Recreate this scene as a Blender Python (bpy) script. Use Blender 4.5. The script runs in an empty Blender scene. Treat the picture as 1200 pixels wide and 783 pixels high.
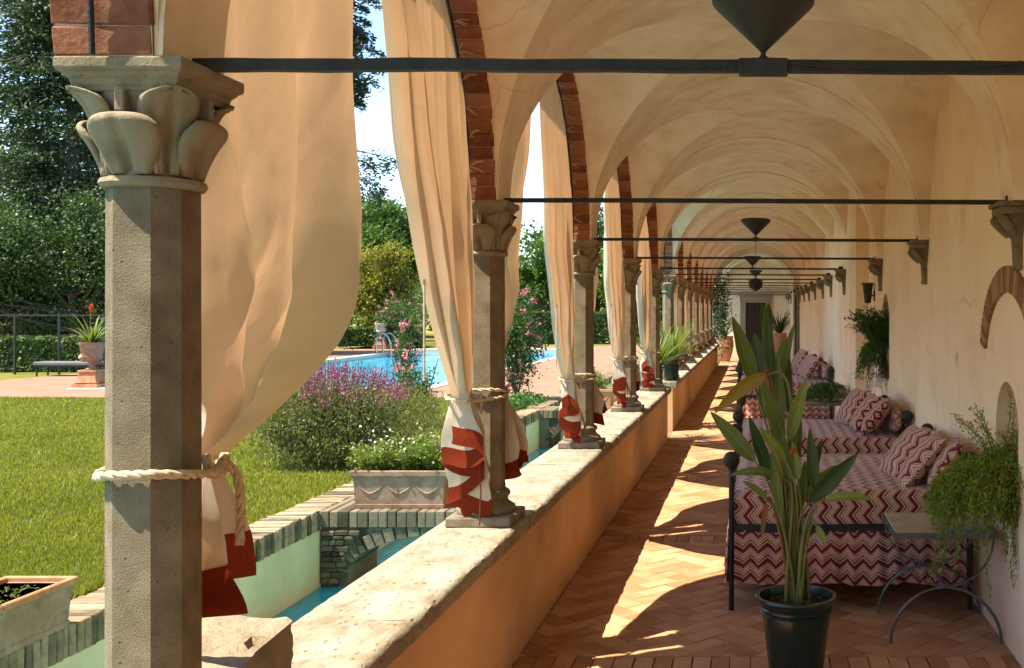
import bpy, bmesh, math, random
import numpy as np
from mathutils import Vector, Matrix, noise

RNG = random.Random(11)
NR = np.random.default_rng(11)
SC = bpy.context.scene
COL = SC.collection
PI = math.pi

# ------------------------------------------------------------------ camera
CAM_H = 2.10
FPX = 1220.0          # focal length in pixels of the 1200 px wide photograph
VX, VY = 885.6, 363.4  # where the loggia's axis meets the picture
cam_d = bpy.data.cameras.new('camera')
cam = bpy.data.objects.new('camera', cam_d)
COL.objects.link(cam)
cam.location = (0, 0, CAM_H)
cam.rotation_euler = (PI / 2, 0, 0)
cam_d.sensor_fit = 'HORIZONTAL'
cam_d.sensor_width = 36.0
cam_d.lens = 36.0 * FPX / 1200.0
cam_d.shift_x = 0.5 - VX / 1200.0
cam_d.shift_y = (VY - 391.5) / 1200.0
cam_d.clip_start = 0.05
cam_d.clip_end = 3000
SC.camera = cam

# ------------------------------------------------------------------ light
SUN_DIR = Vector((0.464, 0.20, -1.0)).normalized()
to_sun = -SUN_DIR
world = bpy.data.worlds.new('World')
SC.world = world
world.use_nodes = True
wn, wl = world.node_tree.nodes, world.node_tree.links
wn.clear()
sky = wn.new('ShaderNodeTexSky')
sky.sky_type = 'NISHITA'
sky.sun_disc = False
sky.sun_elevation = math.asin(to_sun.z)
sky.sun_rotation = math.atan2(to_sun.x, to_sun.y)
sky.air_density = 0.8
sky.dust_density = 0.2
sky.ozone_density = 1.0
tc = wn.new('ShaderNodeTexCoord')
cmap = wn.new('ShaderNodeMapping')
cmap.inputs['Scale'].default_value = (1.0, 1.0, 2.6)
cn = wn.new('ShaderNodeTexNoise')
cn.inputs['Scale'].default_value = 3.2
cn.inputs['Detail'].default_value = 7
cn.inputs['Roughness'].default_value = 0.58
cr = wn.new('ShaderNodeValToRGB')
cr.color_ramp.elements[0].position = 0.54
cr.color_ramp.elements[1].position = 0.74
wm = wn.new('ShaderNodeMixRGB')
wm.inputs[2].default_value = (4.6, 4.8, 5.1, 1)
wb = wn.new('ShaderNodeBackground')
wb.inputs['Strength'].default_value = 0.12
wo = wn.new('ShaderNodeOutputWorld')
wl.new(tc.outputs['Generated'], cmap.inputs['Vector'])
wl.new(cmap.outputs['Vector'], cn.inputs['Vector'])
wl.new(cn.outputs['Fac'], cr.inputs['Fac'])
wl.new(cr.outputs['Color'], wm.inputs[0])
wl.new(sky.outputs['Color'], wm.inputs[1])
wl.new(wm.outputs['Color'], wb.inputs['Color'])
wl.new(wb.outputs['Background'], wo.inputs['Surface'])

sun_d = bpy.data.lights.new('sun', 'SUN')
sun_d.energy = 4.0
sun_d.angle = math.radians(0.5)
sun_d.color = (1.0, 0.90, 0.745)
sun = bpy.data.objects.new('sun', sun_d)
COL.objects.link(sun)
sun.rotation_euler = SUN_DIR.to_track_quat('-Z', 'Y').to_euler()
sun.location = (-12, -5, 30)

SC.view_settings.view_transform = 'Standard'
SC.view_settings.look = 'None'
SC.view_settings.gamma = 1.0
SC.view_settings.use_curve_mapping = False
SC.view_settings.exposure = 1.85
SC.render.engine = 'CYCLES'
SC.cycles.use_denoising = True
SC.cycles.max_bounces = 10
SC.cycles.diffuse_bounces = 9
SC.cycles.glossy_bounces = 3
SC.cycles.transmission_bounces = 6
SC.cycles.caustics_reflective = False
SC.cycles.caustics_refractive = False
SC.cycles.sample_clamp_indirect = 6.0


# ------------------------------------------------------------------ helpers
def at(px, py, d):
    """world point seen at a pixel of the photograph, at a known distance d down the loggia"""
    return Vector(((px - VX) * d / FPX, d, CAM_H - (py - VY) * d / FPX))


class MB:
    def __init__(self):
        self.v, self.f, self.uv = [], [], []

    def add(self, verts, faces, uvs=None):
        o = len(self.v)
        self.v.extend([tuple(p) for p in verts])
        self.uv.extend(uvs if uvs is not None else [(0.0, 0.0)] * len(verts))
        self.f.extend([tuple(i + o for i in f) for f in faces])

    def box(self, x0, x1, y0, y1, z0, z1):
        self.add([(x0, y0, z0), (x1, y0, z0), (x1, y1, z0), (x0, y1, z0), (x0, y0, z1), (x1, y0, z1), (x1, y1, z1), (x0, y1, z1)],
                 [(0, 3, 2, 1), (4, 5, 6, 7), (0, 1, 5, 4), (1, 2, 6, 5), (2, 3, 7, 6), (3, 0, 4, 7)])

    def bbox(self, x0, x1, y0, y1, z0, z1, b=0.01):
        """box with bevelled edges"""
        bm = bmesh.new()
        bmesh.ops.create_cube(bm, size=1)
        for w in bm.verts:
            w.co = Vector((x0 if w.co.x < 0 else x1, y0 if w.co.y < 0 else y1, z0 if w.co.z < 0 else z1))
        bmesh.ops.bevel(bm, geom=bm.edges[:], offset=b, segments=1, affect='EDGES')
        self.bm(bm)

    def bm(self, bm):
        bm.verts.index_update()
        self.add([w.co[:] for w in bm.verts], [[w.index for w in f.verts] for f in bm.faces])
        bm.free()

    def tube(self, path, rad, n=8, cap=True, closed=False):
        path = [Vector(p) for p in path]
        m = len(path)
        rad = [rad] * m if not hasattr(rad, '__len__') else rad
        vs, up = [], None
        for i, p in enumerate(path):
            if closed:
                t = (path[(i + 1) % m] - path[i - 1]).normalized()
            else:
                t = (path[min(i + 1, m - 1)] - path[max(i - 1, 0)]).normalized()
            if up is None:
                up = Vector((0, 0, 1)) if abs(t.z) < 0.9 else Vector((1, 0, 0))
            a = (up - t * up.dot(t)).normalized()
            up = a
            b = t.cross(a)
            for k in range(n):
                q = 2 * PI * k / n
                vs.append(p + (a * math.cos(q) + b * math.sin(q)) * rad[i])
        fs = []
        for i in range(m if closed else m - 1):
            for k in range(n):
                j = (i + 1) % m
                fs.append((i * n + k, i * n + (k + 1) % n, j * n + (k + 1) % n, j * n + k))
        if cap and not closed:
            fs.append(tuple(range(n))[::-1])
            fs.append(tuple((m - 1) * n + k for k in range(n)))
        self.add(vs, fs)

    def lathe(self, prof, n=24, c=(0, 0, 0), ph=0.0, capb=True, capt=True):
        vs, fs = [], []
        for r, z in prof:
            for k in range(n):
                q = 2 * PI * k / n + ph
                vs.append((c[0] + r * math.cos(q), c[1] + r * math.sin(q), c[2] + z))
        m = len(prof)
        for i in range(m - 1):
            for k in range(n):
                fs.append((i * n + k, i * n + (k + 1) % n, (i + 1) * n + (k + 1) % n, (i + 1) * n + k))
        if capb:
            fs.append(tuple(range(n))[::-1])
        if capt:
            fs.append(tuple((m - 1) * n + k for k in range(n)))
        self.add(vs, fs)

    def loops(self, rings, capb=True, capt=True):
        n = len(rings[0])
        vs = [p for r in rings for p in r]
        fs = []
        for i in range(len(rings) - 1):
            for k in range(n):
                fs.append((i * n + k, i * n + (k + 1) % n, (i + 1) * n + (k + 1) % n, (i + 1) * n + k))
        if capb:
            fs.append(tuple(range(n))[::-1])
        if capt:
            fs.append(tuple((len(rings) - 1) * n + k for k in range(n)))
        self.add(vs, fs)

    def grid(self, P, uv=None, flip=False):
        """P[m][n] points"""
        m, n = len(P), len(P[0])
        vs = [P[i][j] for i in range(m) for j in range(n)]
        us = [uv[i][j] for i in range(m) for j in range(n)] if uv is not None else None
        fs = []
        for i in range(m - 1):
            for j in range(n - 1):
                q = (i * n + j, i * n + j + 1, (i + 1) * n + j + 1, (i + 1) * n + j)
                fs.append(q[::-1] if flip else q)
        self.add(vs, fs, us)

    def prism(self, poly, z0, z1):
        n = len(poly)
        vs = [(p[0], p[1], z0) for p in poly] + [(p[0], p[1], z1) for p in poly]
        fs = [tuple(range(n))[::-1], tuple(range(n, 2 * n))] + [(k, (k + 1) % n, n + (k + 1) % n, n + k) for k in range(n)]
        self.add(vs, fs)

    def mesh(self, name, mat, smooth=None):
        me = bpy.data.meshes.new(name)
        me.from_pydata([tuple(p) for p in self.v], [], self.f)
        if any(u != (0.0, 0.0) for u in self.uv):
            lay = me.uv_layers.new(name='UVMap')
            li = np.empty(len(me.loops), dtype=np.int32)
            me.loops.foreach_get('vertex_index', li)
            lay.data.foreach_set('uv', np.array(self.uv, dtype=np.float32)[li].ravel())
        if mat is not None:
            me.materials.append(M[mat] if isinstance(mat, str) else mat)
        if smooth is not None:
            me.polygons.foreach_set('use_smooth', [True] * len(me.polygons))
            if smooth < 180:
                me.set_sharp_from_angle(angle=math.radians(smooth))
        me.update()
        return me

    def build(self, name, mat, parent=None, smooth=None, loc=(0, 0, 0), rot=None):
        return link(name, self.mesh(name, mat, smooth), parent, loc, rot)


def link(name, me, parent=None, loc=(0, 0, 0), rot=None, scale=None):
    o = bpy.data.objects.new(name, me)
    COL.objects.link(o)
    o.location = loc
    if rot is not None:
        o.rotation_euler = rot
    if scale is not None:
        o.scale = scale
    if parent is not None:
        o.parent = parent
    return o


def tag(o, label, cat=None, group=None, kind=None):
    o['label'] = label
    if cat:
        o['category'] = cat
    if group:
        o['group'] = group
    if kind:
        o['kind'] = kind
    return o


def thing(name, label, cat, loc=(0, 0, 0), group=None, rz=0.0):
    o = bpy.data.objects.new(name, None)
    COL.objects.link(o)
    o.empty_display_size = 0.1
    o.location = loc
    o.rotation_euler = (0, 0, rz)
    return tag(o, label, cat, group)


def copy_tree(o, parent=None):
    c = o.copy()
    COL.objects.link(c)
    c.parent = parent
    for ch in o.children:
        copy_tree(ch, c)
    return c


def np_mesh(name, V, quads, mat, smooth=False):
    me = bpy.data.meshes.new(name)
    V = np.asarray(V, dtype=np.float32)
    Q = np.asarray(quads, dtype=np.int32)
    k = Q.shape[1]
    me.vertices.add(len(V))
    me.vertices.foreach_set('co', V.ravel())
    me.loops.add(Q.size)
    me.loops.foreach_set('vertex_index', Q.ravel())
    me.polygons.add(len(Q))
    me.polygons.foreach_set('loop_start', np.arange(0, Q.size, k, dtype=np.int32))
    me.materials.append(M[mat])
    me.update(calc_edges=True)
    if smooth:
        me.polygons.foreach_set('use_smooth', [True] * len(me.polygons))
    return me


def leaf_cloud(name, C, size, mat, parent=None, axis=None, spread=1.0, aspect=0.5, loc=(0, 0, 0)):
    """many leaf faces: each a folded diamond around C, pointing roughly along axis"""
    C = np.asarray(C, dtype=float)
    n = len(C)
    size = np.broadcast_to(np.asarray(size, dtype=float), (n,))
    A = NR.normal(size=(n, 3))
    A /= np.linalg.norm(A, axis=1)[:, None]
    if axis is not None:
        A = np.asarray(axis, dtype=float) + A * spread
        A /= np.linalg.norm(A, axis=1)[:, None] + 1e-9
    B = np.cross(A, NR.normal(size=(n, 3)))
    B /= np.linalg.norm(B, axis=1)[:, None] + 1e-9
    N = np.cross(A, B)
    s = size[:, None]
    V = np.stack([C - A * s * .5, C + B * s * aspect * .5 + N * s * .08, C + A * s * .5, C - B * s * aspect * .5 + N * s * .08], axis=1)
    Q = np.arange(n * 4).reshape(n, 4)
    return link(name, np_mesh(name, V.reshape(-1, 3), Q, mat), parent, loc)


# ------------------------------------------------------------------ materials
M = {}


def new_mat(name):
    m = bpy.data.materials.new(name)
    m.use_nodes = True
    m.node_tree.nodes.clear()
    M[name] = m
    return m, m.node_tree.nodes, m.node_tree.links


def ramp(nt, stops):
    r = nt.new('ShaderNodeValToRGB')
    e = r.color_ramp.elements
    while len(e) < len(stops):
        e.new(0.5)
    for i, (p, c) in enumerate(stops):
        e[i].position = p
        e[i].color = (*c, 1) if len(c) == 3 else c
    return r


def surf(name, cols, scale=4.0, rough=0.85, bump=0.3, bscale=40.0, detail=6, stretch=(1, 1, 1), rand=0.0, stain=None,
         spec=0.3, metal=0.0, pits=None, coords='Object', bdist=0.01, stain_scale=1.3, bdetail=6, cracks=0.0):
    """mottled surface: noise between the colours, per-piece variation, stains, fine relief"""
    m, nt, l = new_mat(name)
    out = nt.new('ShaderNodeOutputMaterial')
    p = nt.new('ShaderNodeBsdfPrincipled')
    p.inputs['Roughness'].default_value = rough
    p.inputs['Metallic'].default_value = metal
    p.inputs['Specular IOR Level'].default_value = spec
    t = nt.new('ShaderNodeTexCoord')
    mp = nt.new('ShaderNodeMapping')
    mp.inputs['Scale'].default_value = stretch
    l.new(t.outputs[coords], mp.inputs['Vector'])
    vec = mp.outputs['Vector']
    n = nt.new('ShaderNodeTexNoise')
    n.inputs['Scale'].default_value = scale
    n.inputs['Detail'].default_value = detail
    n.inputs['Roughness'].default_value = 0.6
    l.new(vec, n.inputs['Vector'])
    k = len(cols)
    r = ramp(nt, [(0.28 + 0.44 * i / max(k - 1, 1), c) for i, c in enumerate(cols)])
    fac = n.outputs['Fac']
    if rand > 0:
        g = nt.new('ShaderNodeNewGeometry')
        oi = nt.new('ShaderNodeObjectInfo')
        a = nt.new('ShaderNodeMath'); a.operation = 'ADD'
        l.new(g.outputs['Random Per Island'], a.inputs[0])
        l.new(oi.outputs['Random'], a.inputs[1])
        fr = nt.new('ShaderNodeMath'); fr.operation = 'FRACT'
        l.new(a.outputs[0], fr.inputs[0])
        mx = nt.new('ShaderNodeMix')
        mx.inputs[0].default_value = rand
        l.new(fac, mx.inputs[2])
        l.new(fr.outputs[0], mx.inputs[3])
        fac = mx.outputs[0]
        # spread the noise differently on each piece
        ad = nt.new('ShaderNodeVectorMath'); ad.operation = 'ADD'
        sc = nt.new('ShaderNodeMath'); sc.operation = 'MULTIPLY'; sc.inputs[1].default_value = 37.0
        l.new(fr.outputs[0], sc.inputs[0])
        l.new(vec, ad.inputs[0]); l.new(sc.outputs[0], ad.inputs[1])
        l.new(ad.outputs[0], n.inputs['Vector'])
    l.new(fac, r.inputs['Fac'])
    colr = r.outputs['Color']
    if stain is not None:
        sn = nt.new('ShaderNodeTexNoise')
        sn.inputs['Scale'].default_value = stain_scale
        sn.inputs['Detail'].default_value = 8
        sn.inputs['Roughness'].default_value = 0.68
        l.new(vec, sn.inputs['Vector'])
        sr = ramp(nt, [(0.52, (0, 0, 0)), (0.72, (1, 1, 1))])
        l.new(sn.outputs['Fac'], sr.inputs['Fac'])
        ml = nt.new('ShaderNodeMath'); ml.operation = 'MULTIPLY'; ml.inputs[1].default_value = stain[1]
        l.new(sr.outputs['Color'], ml.inputs[0])
        mx2 = nt.new('ShaderNodeMixRGB')
        mx2.inputs[2].default_value = (*stain[0], 1)
        l.new(ml.outputs[0], mx2.inputs[0]); l.new(colr, mx2.inputs[1])
        colr = mx2.outputs['Color']
    if cracks:
        dn = nt.new('ShaderNodeTexNoise'); dn.inputs['Scale'].default_value = 2.5; dn.inputs['Detail'].default_value = 6
        l.new(vec, dn.inputs['Vector'])
        dm = nt.new('ShaderNodeMixRGB'); dm.inputs[0].default_value = .22
        l.new(vec, dm.inputs[1]); l.new(dn.outputs['Color'], dm.inputs[2])
        cv = nt.new('ShaderNodeTexVoronoi'); cv.feature = 'DISTANCE_TO_EDGE'; cv.inputs['Scale'].default_value = 1.15
        l.new(dm.outputs['Color'], cv.inputs['Vector'])
        cr_ = ramp(nt, [(0.0, (1, 1, 1)), (.0075, (0, 0, 0))]); l.new(cv.outputs['Distance'], cr_.inputs['Fac'])
        cm = nt.new('ShaderNodeTexNoise'); cm.inputs['Scale'].default_value = .9; l.new(vec, cm.inputs['Vector'])
        ck = ramp(nt, [(.50, (0, 0, 0)), (.60, (1, 1, 1))]); l.new(cm.outputs['Fac'], ck.inputs['Fac'])
        c1 = nt.new('ShaderNodeMath'); c1.operation = 'MULTIPLY'; l.new(cr_.outputs['Color'], c1.inputs[0]); l.new(ck.outputs['Color'], c1.inputs[1])
        c2 = nt.new('ShaderNodeMath'); c2.operation = 'MULTIPLY'; c2.inputs[1].default_value = cracks; l.new(c1.outputs[0], c2.inputs[0])
        cx_ = nt.new('ShaderNodeMixRGB'); cx_.inputs[2].default_value = (.25, .15, .08, 1)
        l.new(c2.outputs[0], cx_.inputs[0]); l.new(colr, cx_.inputs[1]); colr = cx_.outputs['Color']
    bn = nt.new('ShaderNodeTexNoise')
    bn.inputs['Scale'].default_value = bscale
    bn.inputs['Detail'].default_value = bdetail
    bn.inputs['Roughness'].default_value = 0.65
    l.new(vec, bn.inputs['Vector'])
    h = bn.outputs['Fac']
    if pits:
        vo = nt.new('ShaderNodeTexVoronoi')
        vo.inputs['Scale'].default_value = pits[0]
        l.new(vec, vo.inputs['Vector'])
        pr = ramp(nt, [(0.0, (0, 0, 0)), (pits[1], (1, 1, 1))])
        l.new(vo.outputs['Distance'], pr.inputs['Fac'])
        # only some pits
        ad2 = nt.new('ShaderNodeMath'); ad2.operation = 'MULTIPLY_ADD'
        ad2.inputs[1].default_value = pits[2]
        l.new(pr.outputs['Color'], ad2.inputs[0]); l.new(h, ad2.inputs[2])
        h = ad2.outputs[0]
        mx3 = nt.new('ShaderNodeMixRGB'); mx3.blend_type = 'MULTIPLY'
        mx3.inputs[0].default_value = pits[3]
        l.new(colr, mx3.inputs[1]); l.new(pr.outputs['Color'], mx3.inputs[2])
        colr = mx3.outputs['Color']
    b = nt.new('ShaderNodeBump')
    b.inputs['Strength'].default_value = bump
    b.inputs['Distance'].default_value = bdist
    l.new(h, b.inputs['Height'])
    l.new(b.outputs['Normal'], p.inputs['Normal'])
    l.new(colr, p.inputs['Base Color'])
    l.new(p.outputs['BSDF'], out.inputs['Surface'])
    return m


def leafy(name, cols, rough=0.5, trans=0.35, tcol=None, spec=0.35, nscale=0.8):
    m, nt, l = new_mat(name)
    out = nt.new('ShaderNodeOutputMaterial')
    g = nt.new('ShaderNodeNewGeometry')
    t = nt.new('ShaderNodeTexCoord')
    n = nt.new('ShaderNodeTexNoise')
    n.inputs['Scale'].default_value = nscale
    n.inputs['Detail'].default_value = 3
    l.new(t.outputs['Object'], n.inputs['Vector'])
    mx = nt.new('ShaderNodeMix')
    mx.inputs[0].default_value = 0.5
    l.new(g.outputs['Random Per Island'], mx.inputs[2])
    l.new(n.outputs['Fac'], mx.inputs[3])
    k = len(cols)
    r = ramp(nt, [(0.18 + 0.64 * i / max(k - 1, 1), c) for i, c in enumerate(cols)])
    l.new(mx.outputs[0], r.inputs['Fac'])
    p = nt.new('ShaderNodeBsdfPrincipled')
    p.inputs['Roughness'].default_value = rough
    p.inputs['Specular IOR Level'].default_value = spec
    l.new(r.outputs['Color'], p.inputs['Base Color'])
    tr = nt.new('ShaderNodeBsdfTranslucent')
    br = nt.new('ShaderNodeMixRGB'); br.blend_type = 'MULTIPLY'
    br.inputs[0].default_value = 1
    br.inputs[2].default_value = (*(tcol or (1.5, 1.7, 0.5)), 1)
    l.new(r.outputs['Color'], br.inputs[1])
    l.new(br.outputs['Color'], tr.inputs['Color'])
    ms = nt.new('ShaderNodeMixShader')
    ms.inputs[0].default_value = trans
    l.new(p.outputs['BSDF'], ms.inputs[1]); l.new(tr.outputs['BSDF'], ms.inputs[2])
    l.new(ms.outputs['Shader'], out.inputs['Surface'])
    return m


def cloth(name, col, tcol, trans=0.4, wscale=90.0, stain=0.15):
    """heavy woven cotton: thread relief, fine pressed creases, light passing through"""
    m, nt, l = new_mat(name)
    out = nt.new('ShaderNodeOutputMaterial')
    t = nt.new('ShaderNodeTexCoord')
    n = nt.new('ShaderNodeTexNoise'); n.inputs['Scale'].default_value = 2.2; n.inputs['Detail'].default_value = 8
    l.new(t.outputs['UV'], n.inputs['Vector'])
    hs = []
    for sc, amt in (((wscale * 4, wscale * .6, 1), .35), ((wscale * .6, wscale * 4, 1), .35), ((3.2, 2.0, 1), 2.6), ((9, 5, 1), .9)):
        mp = nt.new('ShaderNodeMapping'); mp.inputs['Scale'].default_value = sc
        l.new(t.outputs['UV'], mp.inputs['Vector'])
        w = nt.new('ShaderNodeTexNoise'); w.inputs['Scale'].default_value = 1.0; w.inputs['Detail'].default_value = 3
        w.inputs['Distortion'].default_value = .8 if sc[0] < 10 else 0
        l.new(mp.outputs['Vector'], w.inputs['Vector'])
        mu = nt.new('ShaderNodeMath'); mu.operation = 'MULTIPLY'; mu.inputs[1].default_value = amt
        src = w.outputs['Fac']
        if sc[0] < 10:      # ridges: pressed folds
            sb_ = nt.new('ShaderNodeMath'); sb_.operation = 'SUBTRACT'; sb_.inputs[1].default_value = .5
            ab_ = nt.new('ShaderNodeMath'); ab_.operation = 'ABSOLUTE'
            l.new(src, sb_.inputs[0]); l.new(sb_.outputs[0], ab_.inputs[0]); src = ab_.outputs[0]
        l.new(src, mu.inputs[0])
        if hs:
            ad = nt.new('ShaderNodeMath'); ad.operation = 'ADD'
            l.new(hs[-1], ad.inputs[0]); l.new(mu.outputs[0], ad.inputs[1]); hs.append(ad.outputs[0])
        else:
            hs.append(mu.outputs[0])
    r = ramp(nt, [(0.3, tuple(c * (1 - stain) for c in col)), (0.6, col)])
    l.new(n.outputs['Fac'], r.inputs['Fac'])
    d = nt.new('ShaderNodeBsdfDiffuse'); l.new(r.outputs['Color'], d.inputs['Color'])
    r2 = ramp(nt, [(0.3, tuple(c * (1 - stain) for c in tcol)), (0.6, tcol)])
    l.new(n.outputs['Fac'], r2.inputs['Fac'])
    tr = nt.new('ShaderNodeBsdfTranslucent'); l.new(r2.outputs['Color'], tr.inputs['Color'])
    b = nt.new('ShaderNodeBump'); b.inputs['Strength'].default_value = 0.5; b.inputs['Distance'].default_value = 0.010
    l.new(hs[-1], b.inputs['Height'])
    l.new(b.outputs['Normal'], d.inputs['Normal'])
    l.new(b.outputs['Normal'], tr.inputs['Normal'])
    ms = nt.new('ShaderNodeMixShader'); ms.inputs[0].default_value = trans
    l.new(d.outputs['BSDF'], ms.inputs[1]); l.new(tr.outputs['BSDF'], ms.inputs[2])
    l.new(ms.outputs['Shader'], out.inputs['Surface'])
    return m


def chevron(name, period=0.13, amp=0.052, spacing=0.105):
    """woven flame-stitch zigzag in dark red, tan and cream; UV in metres (u across, v along)"""
    m, nt, l = new_mat(name)
    out = nt.new('ShaderNodeOutputMaterial')
    p = nt.new('ShaderNodeBsdfPrincipled')
    p.inputs['Roughness'].default_value = 0.9
    p.inputs['Specular IOR Level'].default_value = 0.15
    p.inputs['Sheen Weight'].default_value = 0.2
    t = nt.new('ShaderNodeTexCoord')
    sx = nt.new('ShaderNodeSeparateXYZ')
    l.new(t.outputs['UV'], sx.inputs[0])
    nz = nt.new('ShaderNodeTexNoise'); nz.inputs['Scale'].default_value = 60; nz.inputs['Detail'].default_value = 2
    l.new(t.outputs['UV'], nz.inputs['Vector'])
    # quantise u a little, the steps of the weave
    sn = nt.new('ShaderNodeMath'); sn.operation = 'SNAP'; sn.inputs[1].default_value = period / 18
    l.new(sx.outputs['X'], sn.inputs[0])
    pp = nt.new('ShaderNodeMath'); pp.operation = 'PINGPONG'; pp.inputs[1].default_value = period / 2
    l.new(sn.outputs[0], pp.inputs[0])
    ma = nt.new('ShaderNodeMath'); ma.operation = 'MULTIPLY_ADD'; ma.inputs[1].default_value = amp / (period / 2)
    l.new(pp.outputs[0], ma.inputs[0]); l.new(sx.outputs['Y'], ma.inputs[2])
    mb = nt.new('ShaderNodeMath'); mb.operation = 'MULTIPLY_ADD'; mb.inputs[1].default_value = 0.008
    l.new(nz.outputs['Fac'], mb.inputs[0]); l.new(ma.outputs[0], mb.inputs[2])
    dv = nt.new('ShaderNodeMath'); dv.operation = 'DIVIDE'; dv.inputs[1].default_value = spacing
    l.new(mb.outputs[0], dv.inputs[0])
    fr = nt.new('ShaderNodeMath'); fr.operation = 'FRACT'
    l.new(dv.outputs[0], fr.inputs[0])
    cream, red, tan, drk = (.60, .45, .33), (.19, .018, .026), (.38, .16, .11), (.12, .010, .017)
    r = ramp(nt, [(0.0, cream), (0.12, tan), (0.20, cream), (0.27, red), (0.48, drk), (0.58, cream), (0.68, red), (0.80, cream), (0.90, tan)])
    r.color_ramp.interpolation = 'CONSTANT'
    l.new(fr.outputs[0], r.inputs['Fac'])
    b = nt.new('ShaderNodeBump'); b.inputs['Strength'].default_value = 0.3; b.inputs['Distance'].default_value = 0.003
    n2 = nt.new('ShaderNodeTexNoise'); n2.inputs['Scale'].default_value = 240
    l.new(t.outputs['UV'], n2.inputs['Vector'])
    l.new(n2.outputs['Fac'], b.inputs['Height'])
    l.new(b.outputs['Normal'], p.inputs['Normal'])
    l.new(r.outputs['Color'], p.inputs['Base Color'])
    l.new(p.outputs['BSDF'], out.inputs['Surface'])


def water(name, col, wscale=3.0, wbump=0.25, rough=0.04):
    m, nt, l = new_mat(name)
    out = nt.new('ShaderNodeOutputMaterial')
    p = nt.new('ShaderNodeBsdfPrincipled')
    p.inputs['Roughness'].default_value = rough
    p.inputs['IOR'].default_value = 1.33
    p.inputs['Specular IOR Level'].default_value = .22
    t = nt.new('ShaderNodeTexCoord')
    mp = nt.new('ShaderNodeMapping'); mp.inputs['Scale'].default_value = (1.0, 0.45, 1)
    l.new(t.outputs['Object'], mp.inputs['Vector'])
    n = nt.new('ShaderNodeTexNoise'); n.inputs['Scale'].default_value = wscale; n.inputs['Detail'].default_value = 4
    n.inputs['Distortion'].default_value = 0.6
    l.new(mp.outputs['Vector'], n.inputs['Vector'])
    r = ramp(nt, [(0.35, tuple(c * 0.8 for c in col)), (0.6, col), (0.72, tuple(min(1, c * 1.35 + .02) for c in col))])
    l.new(n.outputs['Fac'], r.inputs['Fac'])
    b = nt.new('ShaderNodeBump'); b.inputs['Strength'].default_value = wbump; b.inputs['Distance'].default_value = 0.08
    l.new(n.outputs['Fac'], b.inputs['Height'])
    l.new(b.outputs['Normal'], p.inputs['Normal'])
    l.new(r.outputs['Color'], p.inputs['Base Color'])
    l.new(p.outputs['BSDF'], out.inputs['Surface'])


def glazed(name, col, rough=0.15):
    surf(name, [tuple(c * .8 for c in col), col], scale=9, rough=rough, bump=0.05, bscale=20, spec=0.5)


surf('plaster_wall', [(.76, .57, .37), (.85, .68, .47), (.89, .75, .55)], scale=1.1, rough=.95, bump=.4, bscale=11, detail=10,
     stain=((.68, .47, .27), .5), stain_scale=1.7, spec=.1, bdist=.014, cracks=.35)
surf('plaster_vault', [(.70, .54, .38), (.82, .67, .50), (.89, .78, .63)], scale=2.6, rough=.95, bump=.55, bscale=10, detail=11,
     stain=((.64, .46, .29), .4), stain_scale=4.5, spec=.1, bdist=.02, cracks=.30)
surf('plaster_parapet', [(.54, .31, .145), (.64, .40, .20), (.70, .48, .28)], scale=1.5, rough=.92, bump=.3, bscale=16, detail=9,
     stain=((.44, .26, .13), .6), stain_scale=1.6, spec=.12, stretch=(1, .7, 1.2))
surf('plaster_cream', [(.52, .45, .27), (.63, .55, .34), (.68, .60, .40)], scale=1.4, rough=.9, bump=.1, bscale=20,
     stain=((.36, .36, .22), .5), stain_scale=1.0, spec=.15)
surf('pietra', [(.17, .135, .085), (.26, .21, .138), (.34, .285, .195)], scale=9, rough=.95, bump=.9, bscale=190, detail=8,
     stain=((.14, .11, .07), .5), stain_scale=3, spec=.12, bdist=.012, pits=(24, .13, .6, .6))
surf('pietra_smooth', [(.20, .16, .10), (.29, .24, .16), (.37, .315, .22)], scale=9, rough=.92, bump=.7, bscale=90, detail=9,
     stain=((.12, .09, .055), .7), stain_scale=9, spec=.12, bdist=.008, pits=(34, .12, .4, .4))
surf('travertine', [(.18, .145, .095), (.285, .245, .172), (.35, .31, .24)], scale=5.2, rough=.9, bump=.7, bscale=30, detail=10,
     stain=((.16, .11, .055), .9), stain_scale=6.5, spec=.15, bdist=.014, pits=(26, .26, .8, .7), stretch=(1, .6, 1))
surf('rock', [(.16, .12, .075), (.30, .24, .16), (.40, .33, .24)], scale=5, rough=.95, bump=.9, bscale=26, detail=10,
     stain=((.10, .075, .05), .6), stain_scale=5, spec=.1, bdist=.02)
surf('brick_pale', [(.24, .12, .065), (.34, .18, .10), (.42, .26, .16)], scale=9, rough=.95, bump=.6, bscale=50, rand=.5, spec=.1)
surf('brick_arch', [(.15, .052, .027), (.24, .088, .046), (.33, .150, .088)], scale=9, rough=.92, bump=.6, bscale=50, rand=.55,
     stain=((.42, .28, .18), .4), stain_scale=6, spec=.1)
surf('brick_floor', [(.32, .155, .072), (.40, .205, .10), (.45, .245, .125), (.50, .30, .165)], scale=7, rough=.85, bump=.5, bscale=34, rand=.45,
     stain=((.26, .14, .08), .5), stain_scale=5, spec=.2)
surf('brick_canal', [(.10, .082, .052), (.20, .155, .098), (.29, .215, .135), (.35, .265, .175)], scale=8, rough=.95, bump=.6, bscale=45, rand=.5,
     stain=((.06, .058, .036), .65), stain_scale=7, spec=.1)
surf('bridge_stone', [(.055, .050, .032), (.10, .088, .058), (.15, .125, .082), (.20, .165, .11)], scale=8, rough=.95, bump=.8, bscale=40, rand=.5, stain=((.035, .04, .024), .6), stain_scale=7, spec=.1)
surf('mortar', [(.26, .15, .085), (.36, .22, .13)], scale=20, rough=1, bump=.5, bscale=80, spec=.05)
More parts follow.
